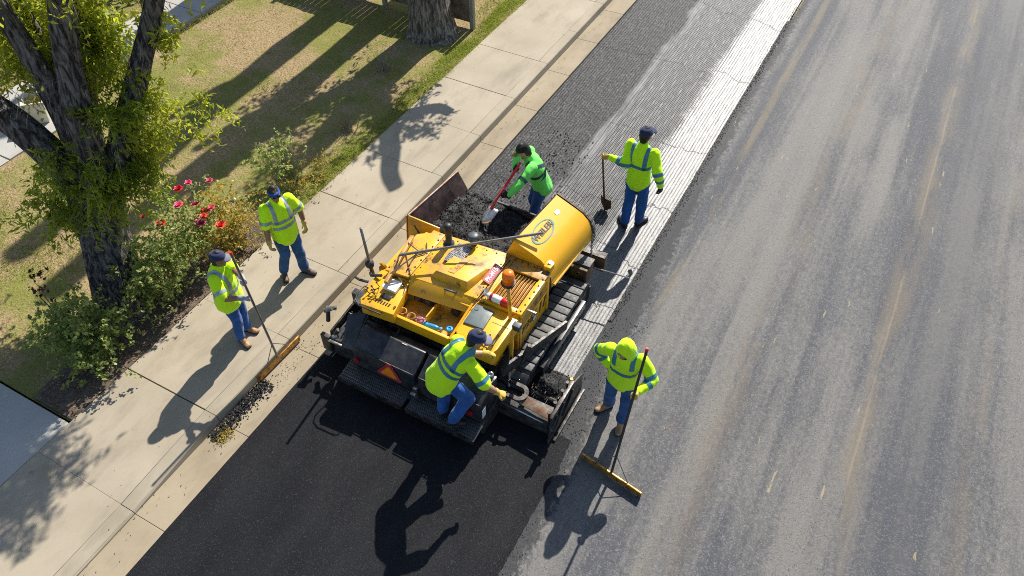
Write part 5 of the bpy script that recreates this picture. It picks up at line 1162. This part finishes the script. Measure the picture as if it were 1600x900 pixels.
    for sd, sg in (('L', -1), ('R', 1)):
        S, el, wr = A[sd][:3]
        cap(bm, nk + (S - nk) * .45 - up * .045 * s, S, .07 * s, .074 * s)
        if sleeves == 'long':
            cap(bm, S, el, .08 * s, .07 * s); cap(bm, el, el + (wr - el) * .93, .07 * s, .05 * s)
        else: cap(bm, S, S + (el - S) * .82, .084 * s, .088 * s)
    if collar:
        cap(bm, nk - up * .02 * s, nk + (hc - nk) * .22, .074 * s, .064 * s)
    sme = remeshed(bm, .0105, 5, (.015, 7.5, .6, loc[0] * 7))
    sh = put('shirt', sme, M[shirt], root)
    fc = np.empty(len(sme.polygons) * 3, np.float32); sme.polygons.foreach_get('center', fc); fc = fc.reshape(-1, 3).astype(float)
    # reflective tape: bands cut from the shirt surface
    def tapeband(planes, near, name='reflective_stripe', off=.004, m=tape):
        b = bmesh.new(); b.from_mesh(sme); ok = near(fc)
        dead = [f for f, o_ in zip(b.faces, ok) if not o_]
        bmesh.ops.delete(b, geom=dead, context='FACES')
        for co, no in planes:
            bmesh.ops.bisect_plane(b, geom=b.verts[:] + b.edges[:] + b.faces[:], plane_co=Vector(co), plane_no=Vector(no), clear_inner=True)
        if not b.faces: b.free(); return
        b.normal_update()
        for v_ in b.verts: v_.co += v_.normal * off
        me = bpy.data.meshes.new(name); b.to_mesh(me); b.free(); me.polygons.foreach_set('use_smooth', [True] * len(me.polygons)); put(name, me, M[m], sh)
    def segd(p, a, b):
        t = np.clip((p - a) @ (b - a) / ((b - a).dot(b - a)), 0, 1); return np.linalg.norm(p - a - t[:, None] * (b - a), axis=1)
    def istorso(p):
        dt = np.minimum(segd(p, pe - up * .1, ch), segd(p, ch, nk)) - .085 * s * fat
        return np.all([dt < np.minimum(segd(p, A[q][0] + (A[q][1] - A[q][0]) * .12, A[q][1]), segd(p, A[q][1], A[q][2])) for q in 'LR'], axis=0)
    fr = np.cross(up, latS)          # towards the front is +fr? decided by sign below
    fr = fr if fr.dot(V3(0, 1, 0)) > 0 else -fr; Lt = np.linalg.norm(nk - pe)
    for t in bands:
        p0 = pe + up * Lt * t; tapeband([(p0, up), (p0 + up * .052 * s, -up)], istorso)
    mid = pe + up * Lt * .5
    if vert:
        for q in (-1, 1):
            a_ = mid + latS * q * .085 * s; b_ = mid + latS * q * .137 * s
            pl = [(a_, latS * q), (b_, -latS * q), (pe + up * Lt * vert[0], up)]
            if not xback: tapeband(pl, istorso)
            else:
                tapeband(pl + [(mid, fr)], istorso)
                e1 = nrm(latS * q + up * .95); o1 = mid + up * .02; e2 = nrm(np.cross(e1, fr))
                tapeband([(o1 - e2 * .026, e2), (o1 + e2 * .026, -e2), (mid, -fr), (pe + up * Lt * .28, up)], istorso)
    for sd in 'LR':
        S, el, wr = A[sd][:3]
        for t in sleeveband:
            a0, b0 = (S, el) if t < 1 else (el, wr); tt = t % 1; ax = nrm(b0 - a0); p0 = a0 + (b0 - a0) * tt
            tapeband([(p0, ax), (p0 + ax * .05 * s, -ax)], lambda p, a0=a0, b0=b0: (segd(p, a0, b0) < .13 * s) & ~istorso(p))
    # trousers
    bm = bmesh.new()
    torso(bm, [(-.16, .15, .112), (.0, .148, .108), (.08, .138, .1)])
    for sd in 'LR':
        h_, k_, n_ = P['hip' + sd], P['kn' + sd], P['an' + sd]
        cap(bm, h_ + (k_ - h_) * .14, k_, .097 * s * min(fat, 1.1), .08 * s); cap(bm, k_, n_ + nrm(k_ - n_) * .02, .081 * s, .073 * s)
    put('jeans', remeshed(bm, .0115, 4, (.014, 8., .8, loc[1] * 5)), M[pants], root)
    bm = bmesh.new(); tb = pe + (ch - pe) * .02
    # boots
    for i, sd in enumerate('LR'):
        n_ = P['an' + sd]; ang = feet[i]; fd = nrm(V3(math.sin(ang[0]), math.cos(ang[0]), -(ang[2] if len(ang) > 2 else 0))); sdv = nrm(np.cross(fd, hz)); fu = np.cross(sdv, fd)
        bm = bmesh.new(); z0 = n_ - fu * .055 * s
        cap(bm, n_ + nrm(P['kn' + sd] - n_) * .06, n_ - fu * .02 * s, .055 * s, .05 * s)
        loft(bm, [(z0 - fd * .045 * s, sdv * .037 * s, fu * .04 * s), (z0 + fd * .03 * s, sdv * .041 * s, fu * .045 * s), (z0 + fd * .11 * s - fu * .01, sdv * .046 * s, fu * .033 * s), (z0 + fd * .165 * s - fu * .012, sdv * .04 * s, fu * .028 * s)], 14)
        cap(bm, n_, z0 + fd * .08 * s, .048 * s, .04 * s)
        bo = put('boot', remeshed(bm, .008, 3), M[boots], root)
        bm = bmesh.new(); loft(bm, [(z0 - fd * .05 * s - fu * .036 * s, sdv * .041 * s, fu * .012), (z0 + fd * .06 * s - fu * .036 * s, sdv * .04 * s, fu * .012), (z0 + fd * .125 * s - fu * .036 * s, sdv * .05 * s, fu * .012), (z0 + fd * .175 * s - fu * .034 * s, sdv * .042 * s, fu * .012)], 14)
        me = bpy.data.meshes.new('sole'); bm.to_mesh(me); bm.free(); put('sole', me, M['sole'], bo)
    bm = bmesh.new()
    if head == 'hood':
        loft(bm, [(hp(0, -.02, .115), hl * .06 * s, HF * .075 * s), (hp(0, -.02, .07), hl * .1 * s, HF * .115 * s), (hp(0, -.015, 0), hl * .112 * s, HF * .12 * s), (hp(0, -.02, -.07), hl * .11 * s, HF * .11 * s), (nk - up * .02 * s, latS * .125 * s, fr * .11 * s)], 18)
        hm = remeshed(bm, .0085, 4, (.006, 11., 1, 2.)); b = bmesh.new(); b.from_mesh(hm)
        dead = [f for f in b.faces if (lambda q: ((q @ hl) / (.07 * s)) ** 2 + ((q @ hu + .01) / (.098 * s)) ** 2 < 1 and q @ HF > 0)(np.array(f.calc_center_median()) - hc)]
        bmesh.ops.delete(b, geom=dead, context='FACES'); b.to_mesh(hm); b.free()
        put('hood', hm, M[shirt], root)
    else:
        loft(bm, [(hp(0, -.012, .096), hl * .05 * s, HF * .06 * s), (hp(0, -.02, .06), hl * .077 * s, HF * .09 * s), (hp(0, -.03, .0), hl * .081 * s, HF * .085 * s), (hp(0, -.045, -.055), hl * .066 * s, HF * .055 * s)], 16)
        put('hair', remeshed(bm, .009, 2, (.003, 40., 1, 0)), M['hair'], root)
        if head in ('cap', 'beanie'):
            bm = bmesh.new()
            loft(bm, [(hp(0, -.012, .128), hl * .03 * s, HF * .035 * s), (hp(0, -.012, .112), hl * .068 * s, HF * .08 * s), (hp(0, -.01, .075), hl * .091 * s, HF * .106 * s), (hp(0, -.006, .035), hl * .094 * s, HF * .109 * s)], 20, caps=False)
            co = put('cap', remeshed(bm, .008, 2), M[headc[0]], root)
            bm = bmesh.new()
            ys_ = np.linspace(0, 1, 6); bd = -1 if brimback else 1; rows = []
            for t in ys_:
                y_ = .085 + .085 * t; w_ = .078 * math.sqrt(max(0, 1 - (t * .93) ** 2.4)) + .006
                rows.append([[bm.verts.new(hp(x * w_, y_ * bd, .04 - .012 * t - .28 * (x * w_) ** 2 / .08 + dz)) for x in np.linspace(-1, 1, 9)] for dz in (0, .007)])
            for a, b in zip(rows, rows[1:]):
                for L_ in (0, 1):
                    for q in range(8): bm.faces.new((a[L_][q], a[L_][q + 1], b[L_][q + 1], b[L_][q]))
                for q in (0, 8): bm.faces.new((a[0][q], b[0][q], b[1][q], a[1][q]))
            for r_ in (rows[0], rows[-1]):
                for q in range(8): bm.faces.new((r_[0][q], r_[0][q + 1], r_[1][q + 1], r_[1][q]))
            bmesh.ops.recalc_face_normals(bm, faces=bm.faces[:]); me = bpy.data.meshes.new('brim'); bm.to_mesh(me); bm.free(); me.polygons.foreach_set('use_smooth', [True] * len(me.polygons)); put('brim', me, M[headc[1]], co)
            bm = bmesh.new(); cap(bm, hp(0, -.012, .128), hp(0, -.012, .138), .009, .007, n=8); me = bpy.data.meshes.new('button'); bm.to_mesh(me); bm.free(); put('button', me, M[headc[0]], co)
        if head == 'headband':
            bm = bmesh.new(); loft(bm, [(hp(0, -.008, .062), hl * .084 * s, HF * .1 * s), (hp(0, -.004, .022), hl * .087 * s, HF * .104 * s)], 20, caps=False)
            put('headband', remeshed(bm, .008, 2), M[headc[0]], root)
    if glasses:
        bm = bmesh.new()
        for q in (-1, 1): cap(bm, hp(q * .045, .098, .022), hp(q * .02, .103, .02), .017 * s, .017 * s, n=10); cap(bm, hp(q * .07, .085, .025), hp(q * .083, -.0, .02), .005, .005, n=6)
        cap(bm, hp(-.02, .104, .026), hp(.02, .104, .026), .006, .006, n=6)
        me = bpy.data.meshes.new('sunglasses'); bm.to_mesh(me); bm.free(); put('sunglasses', me, M['lens'], root)
    bm = bmesh.new()
    bt = pe + up * .015 * s; tg = up
    loft(bm, [(bt, latH * .152 * s * fat, np.cross(up, latH) * .112 * s * fat), (bt + up * .035 * s, latH * .15 * s * fat, np.cross(up, latH) * .11 * s * fat)], 24, caps=False)
    me = bpy.data.meshes.new('belt'); bm.to_mesh(me); bm.free(); me.polygons.foreach_set('use_smooth', [True] * len(me.polygons)); put('belt', me, M['belt'], root)
    return root


# man with the lute rake on the sidewalk (lower left)
LB, LT = Vector((-5.76, 4.08, .06)), Vector((-5.9, 4.06, 2.0))
la = (LT - LB).normalized()
person((-6.36, 4.14, .14), (.93, .36), 'man in grey cap and lime shirt on the sidewalk holding a lute rake', 1.6,
       J=dict(pel=(0, -.02, .95), head=(0, .05, 1.64)), shirt='lime', sleeves='short', pants='jeansB', boots='bootT', gloves=('gloveG', 'gloveG'),
       arms=dict(R=dict(grip=LB + la * 1.22, axis=la, hint=(.6, -.5, -.8), flip=1), L=dict(grip=LB + la * 1.45, axis=la, hint=(-1, -.3, -.6), flip=-1)),
       head='cap', headc=('navy', 'greycap'), hf=(-.25, 1, -.1), feet=((.15, 1), (.6, 1)), skin='skinB', bands=(.2,), sleeveband=(.56,), vert=(.2, 1), tape='reflectS', fat=1.2)
# man with the blue headband
person((-6.5, 5.4, .14), (.93, -.38), 'man in blue headband, sunglasses and lime shirt standing idle on the sidewalk', 1.66,
       J=dict(anL=(-.12, .06, .1), knL=(-.1, .07, .5), anR=(.16, -.08, .1)), shirt='lime', sleeves='short', pants='jeans', boots='bootD', gloves=('gloveT', 'gloveT'),
       arms=dict(R=dict(w=(.3, .1, .86), hint=(.6, -1, 0), d=(.05, .15, -1)), L=dict(w=(-.3, .06, .9), hint=(-1, -.6, 0), d=(0, .2, -1))),
       head='headband', headc=('bluecloth',), hf=(0.1, 1, -.15), feet=((-.55, 1), (.35, 1)), skin='skinB', bands=(.2, .4), sleeveband=(.6,), vert=(.4, 1), tape='reflectS', glasses=True, fat=1.05)
# hooded man on the old road with the long lute
HB, HT = Vector((-1.16, 4.62, .06)), Vector((-1.17, 5.19, 1.8))
ha = (HT - HB).normalized()
person((-1.43, 5.42, .012), (.05, -1), 'man in lime hooded sweatshirt with hood up, hand on hip, holding a long lute', 1.72,
       J=dict(chest=(0, .02, 1.23), neck=(0, .07, 1.44), head=(.0, .15, 1.58), shL=(-.185, .05, 1.39), shR=(.185, .05, 1.39), anR=(.15, -.1, .1), knR=(.12, .0, .5), anL=(-.09, .08, .1)),
       sleeves='long', pants='jeans', boots='bootT', gloves=('gloveY', 'gloveY'),
       arms=dict(L=dict(grip=HB + ha * 1.2, axis=ha, hint=(-1, -.2, -.8), flip=-1), R=dict(w=(.19, .0, .98), hint=(1, -.35, .1), d=(-.6, .45, -.4), pal=(-.5, .4, .2), curl=.5)),
       head='hood', hf=(.3, 1, -.55), feet=((-.1, 1), (.75, 1)), skin='skinA', bands=(.33,), sleeveband=(.7, 1.3), vert=(.6, 1), fat=1.05)
# man in the lane with the shovel, back to us
SB, ST = Vector((-3.17, 9.0, -.02)), Vector((-3.2, 8.72, 1.27))
sa = (ST - SB).normalized()
person((-2.66, 8.9, -.035), (.12, 1), 'man in lime long-sleeved jacket with his back turned, standing in the milled lane', 1.84,
       J=dict(anL=(-.07, -.1, .1), knL=(-.08, -.02, .5), anR=(.09, .05, .1), head=(.01, .02, 1.63)), sleeves='long', pants='jeansB', boots='bootK', gloves=('gloveY', 'gloveK'),
       arms=dict(L=dict(grip=ST - sa * .04, axis=sa, hint=(-.3, -.6, -1), flip=-1), R=dict(w=(.36, -.02, .92), hint=(.7, -1, 0), d=(.2, .1, -1))),
       head='cap', headc=('navy', 'navy'), hf=(.15, 1, -.05), feet=((-.9, 1), (.3, 1)), bands=(.38,), sleeveband=(.95, 1.4), vert=(.38, 1), fat=.95)
# man in green at the hopper
GB, GT = Vector((-4.26, 6.98, .86)), Vector((-4.1, 7.7, 1.36))
ga = (GT - GB).normalized()
person((-3.98, 8.12, -.035), (-.8, -.6), 'man in green long-sleeved shirt shovelling mix at the front of the hopper', 1.74,
       J=dict(pel=(0, -.06, .94), chest=(-.01, .03, 1.22), neck=(-.03, .12, 1.41), head=(-.05, .21, 1.55), shL=(-.2, .1, 1.35), shR=(.15, .08, 1.38), anL=(-.2, .08, .1), anR=(.18, -.1, .1), hipL=(-.09, -.09, .9), hipR=(.09, -.09, .9)),
       shirt='green', sleeves='long', pants='jeans', boots='bootD', gloves=('gloveK', 'gloveK'),
       arms=dict(L=dict(grip=GB + ga * .42, axis=ga, hint=(-.6, -.8, -.3), flip=-1), R=dict(grip=GT + ga * .02, axis=ga, hint=(1, -.6, .6), flip=1)),
       head='cap', headc=('blackcloth', 'brown'), hf=(.15, 1, -.5), feet=((0, 1), (.2, 1)), bands=(.4,), sleeveband=(.75,), vert=(.4, 1), xback=True, tape='reflectD')
# operator on the screed footboard
person((-3.16, 4.26, .33), (.35, .94), 'machine operator in navy cap and short-sleeved lime shirt standing on the footboard', 1.74,
       J=dict(pel=(.02, -.05, .92), chest=(.09, .07, 1.17), neck=(.19, .19, 1.35), head=(.23, .29, 1.49), shL=(.0, .2, 1.31), shR=(.36, .12, 1.28), hipL=(-.07, -.05, .9), hipR=(.11, -.05, .88), anL=(-.09, -.03, .1), knL=(-.09, .01, .49), knR=(.22, .13, .51), anR=(.14, -.06, .16)),
       sleeves='short', pants='jeansB', boots='bootK', gloves=('gloveY', 'gloveY'),
       arms=dict(L=dict(w=(.16, .5, 1.0), hint=(-.4, -.5, -.5), d=(.3, .6, -.5), pal=(.2, -.3, -1), curl=.7), R=dict(w=(.56, .3, .84), hint=(.8, -.6, .2), d=(.5, .5, -.3), pal=(-.1, -.2, -1), curl=.8)),
       head='cap', headc=('navy', 'greycap'), hf=(.55, .8, -.35), feet=((-.1, 1), (.5, 1, .3)), bands=(.3, .5), sleeveband=(.56,), vert=(.5, 1))

# tools
def lute(name, base, top, head_a, head_b, label, polemat, holes=False):
    r = empty(name, base, label=label, cat='rake'); org = Vector(base)
    m = MB(org); m.cyl(base, top, .016, n=12); m.build('handle', polemat, r, smooth=False)
    m = MB(org); d = (Vector(top) - Vector(base)).normalized(); m.cyl(Vector(top), Vector(top) + d * .035, .0185, n=12); m.build('end_cap', M['redgrip'], r)
    a, b = Vector(head_a), Vector(head_b); m = MB(org); m.bar(a, b, .022, .1); m.build('blade', M['brass'], r, bevel=.004)
    n_ = Vector((b - a)).normalized(); side = n_.cross(Vector((0, 0, 1)))
    m = MB(org); k = 34
    for i in range(k):
        p = a.lerp(b, (i + .5) / k); m.box(p.x - .007, p.x + .007, p.y - .007, p.y + .007, p.z - .058, p.z - .03)
    m.build('teeth', M['rust'], r)
    m = MB(org); mid = (a + b) / 2; k_ = mid + d * .3
    for q in (-1, 1): m.tube([mid + n_ * q * .24 * (b - a).length / .8 + Vector((0, 0, .02)), k_ + n_ * q * .012], .006, 6)
    m.build('brace', M['pole'], r)
lute('lute_rake', LB, LT, (-5.775, 3.68, .075), (-5.745, 4.5, .075), 'lute rake with golden blade resting in the gutter, held by the man in grey cap', M['pole'])
lute('lute_rake', HB, HT, (-1.57, 4.68, .075), (-.74, 4.53, .075), 'long lute rake with its blade on the old road, held by the hooded man', M['poleD'])
def shovel(base, top, label, handm, tipm, red=0.):
    r = empty('shovel', base, label=label, cat='shovel'); org = Vector(base); b, t = Vector(base), Vector(top); d = (t - b).normalized()
    st = b + d * .3; m = MB(org); m.tube([b + d * .22, b + d * .5, t], [.016, .016, .015], 10); m.build('handle', handm, r, smooth=True)
    if red: m = MB(org); m.cyl(t - d * red, t + d * .12, .02, n=12); m.build('grip', M['redgrip'], r)
    s_ = d.cross(Vector((.3, .9, .2))).normalized(); n_ = s_.cross(d); m = MB(org); L = []
    for i in range(7):
        q = i / 6; wd = .11 * (1 if q > .35 else .3 + 2 * q); row = []
        for j in range(7):
            x = j / 3 - 1; row.append(b + d * (q * .28 - .02) + s_ * x * wd + n_ * (.03 * (x * x) + .02 * q))
        L.append([[m.bm.verts.new(p + n_ * o) for p in row] for o in (0, -.004)])
    for a_, b_ in zip(L, L[1:]):
        for o in (0, 1):
            for j in range(6): m.bm.faces.new((a_[o][j], a_[o][j + 1], b_[o][j + 1], b_[o][j]))
        for j in (0, 6): m.bm.faces.new((a_[0][j], b_[0][j], b_[1][j], a_[1][j]))
    for e in (L[0], L[-1]):
        for j in range(6): m.bm.faces.new((e[0][j], e[0][j + 1], e[1][j + 1], e[1][j]))
    m.build('blade', tipm, r, smooth=True)
shovel(SB, ST, 'shovel with rusty shaft planted upright in the milled lane under a gloved hand', M['rust'], M['rust'])
shovel(GB, GT, 'red-handled shovel dug into the hot mix in the hopper', M['redgrip'], M['lightsteel'], .3)
